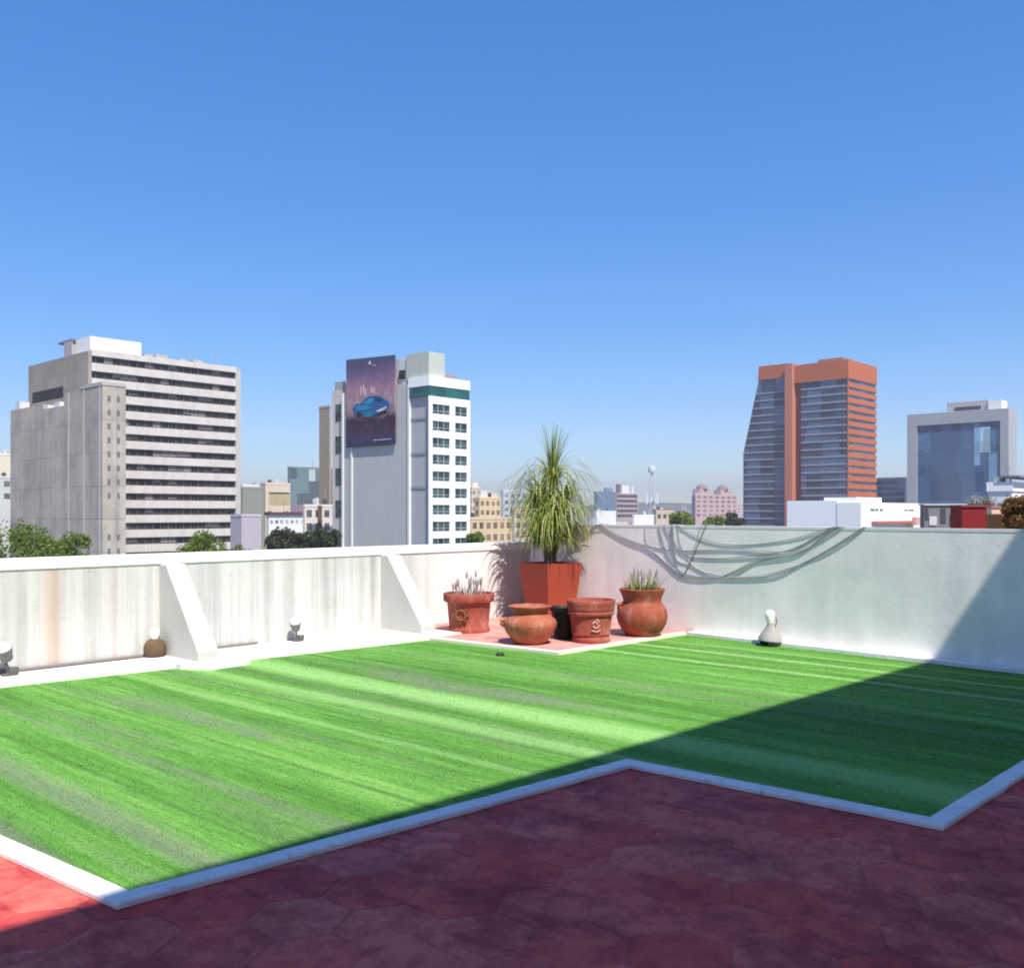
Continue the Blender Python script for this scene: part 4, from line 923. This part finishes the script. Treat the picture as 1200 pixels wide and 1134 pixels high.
MB().box(-w_-.03,w_+.03,-.04,.74,h,h+.06).build('rim',pm('trough_rim',(.22,.05,.05),.8,.2,2),e)
sm=MB()
for k in range(90):
    a_=random.random()*6.283; p=Vector((w_*.62+random.uniform(-.22,.30),.3+random.uniform(-.2,.2),h+.03)); d=Vector((math.cos(a_)*.8,math.sin(a_)*.8,random.uniform(.5,1.4))).normalized(); pts=[]
    for q in range(6): pts.append(tuple(p)); p=p+d*random.uniform(.05,.12); d=(d+Vector((0,0,-.14))).normalized()
    sm.ribbon(pts,.045)
sm.build('foliage',leafmat('grey_leaf',(.20,.22,.17),(.36,.37,.32),(.52,.52,.48)),e)
e,w_,h=roof_obj('brick_pillar','pale pink rooftop pillar with a brown band, right of the red shed','pillar',1162,1173.5,26,595,zb,pm('pale_pink_plaster',(.66,.46,.37),.85,.1,3),.27,'shaft')
MB().box(-w_-.02,w_+.02,-.02,.29,h-.34,h-.29).build('band',pm('brown_band',(.22,.06,.035),.8,.1,3),e); MB().box(-w_-.03,w_+.03,-.03,.30,h,h+.04).build('cap',pm('pillar_cap',(.40,.18,.12),.8,.1,3),e)
tree('rust brown dry bush overhanging the roof next door at the right edge',1200,24,573,56,2,4200,'dry_bush',zb,1.1,.045,None)
e,w_,h=roof_obj('rooftop_planter','orange brown planter wall under the rust brown bush','planter',1174,1230,25,604,zb,pm('orange_brown_wall',(.30,.12,.035),.85,.25,2),.8,'wall')
MB().box(-w_-.03,w_+.03,-.03,.83,h,h+.04).build('rim',pm('planter_rim',(.36,.16,.06),.85,.2,2),e)
b,u,v,z=block('white house with a flat dark roof at the right edge behind the rust brown bush',1186,62,1158,1225,569,(.74,.72,.70),name='house',rows=2,nu=3,nv=3,ph=2.4,wh=1.2,win=(.16,.15,.16))
b.box('roof',pm('dark_flat_roof',(.20,.20,.23),.8,.1,1),-.2,u+.5,-.5,v*.55,b.z(559.5),b.z(557))
for x,y in ((.2,.1),(u-.5,.1),(.2,v*.5),(u*.5,-.3)): b.box('roof_post',pm('roof_post_grey',(.5,.5,.52),.7,.1,1),x,x+.12,y,y+.12,z,b.z(559))
b.box('roof_tank',pm('grey_tank',(.36,.36,.38),.7,.15,2),.5,1.7,v*.6,v*.85,z,z+.6)
MB().tube([(.3,.3,b.z(557)),(.3,.3,b.z(545))],.05,6).tube([(-.2,.3,b.z(547)),(.8,.3,b.z(547))],.04,6).tube([(-.1,.3,b.z(550)),(.7,.3,b.z(550))],.04,6).build('aerial',pm('aerial_metal',(.30,.30,.33),.5,.1,2),b.e)

# ------------------------------------------------------------------ the air
hz=MB().box(-3300,3300,-600,3300,GZ-1.5,96).build('haze',None)
hm=bpy.data.materials.new('city_haze'); hm.use_nodes=True; n=hm.node_tree.nodes; l=hm.node_tree.links
n.remove(n['Principled BSDF']); pv=n.new('ShaderNodeVolumePrincipled'); pv.inputs['Color'].default_value=(.72,.66,.73,1); pv.inputs['Density'].default_value=.00040; pv.inputs['Anisotropy'].default_value=.2
l.new(pv.outputs[0],n['Material Output'].inputs['Volume']); hz.data.materials.append(hm); struct(hz,'stuff')
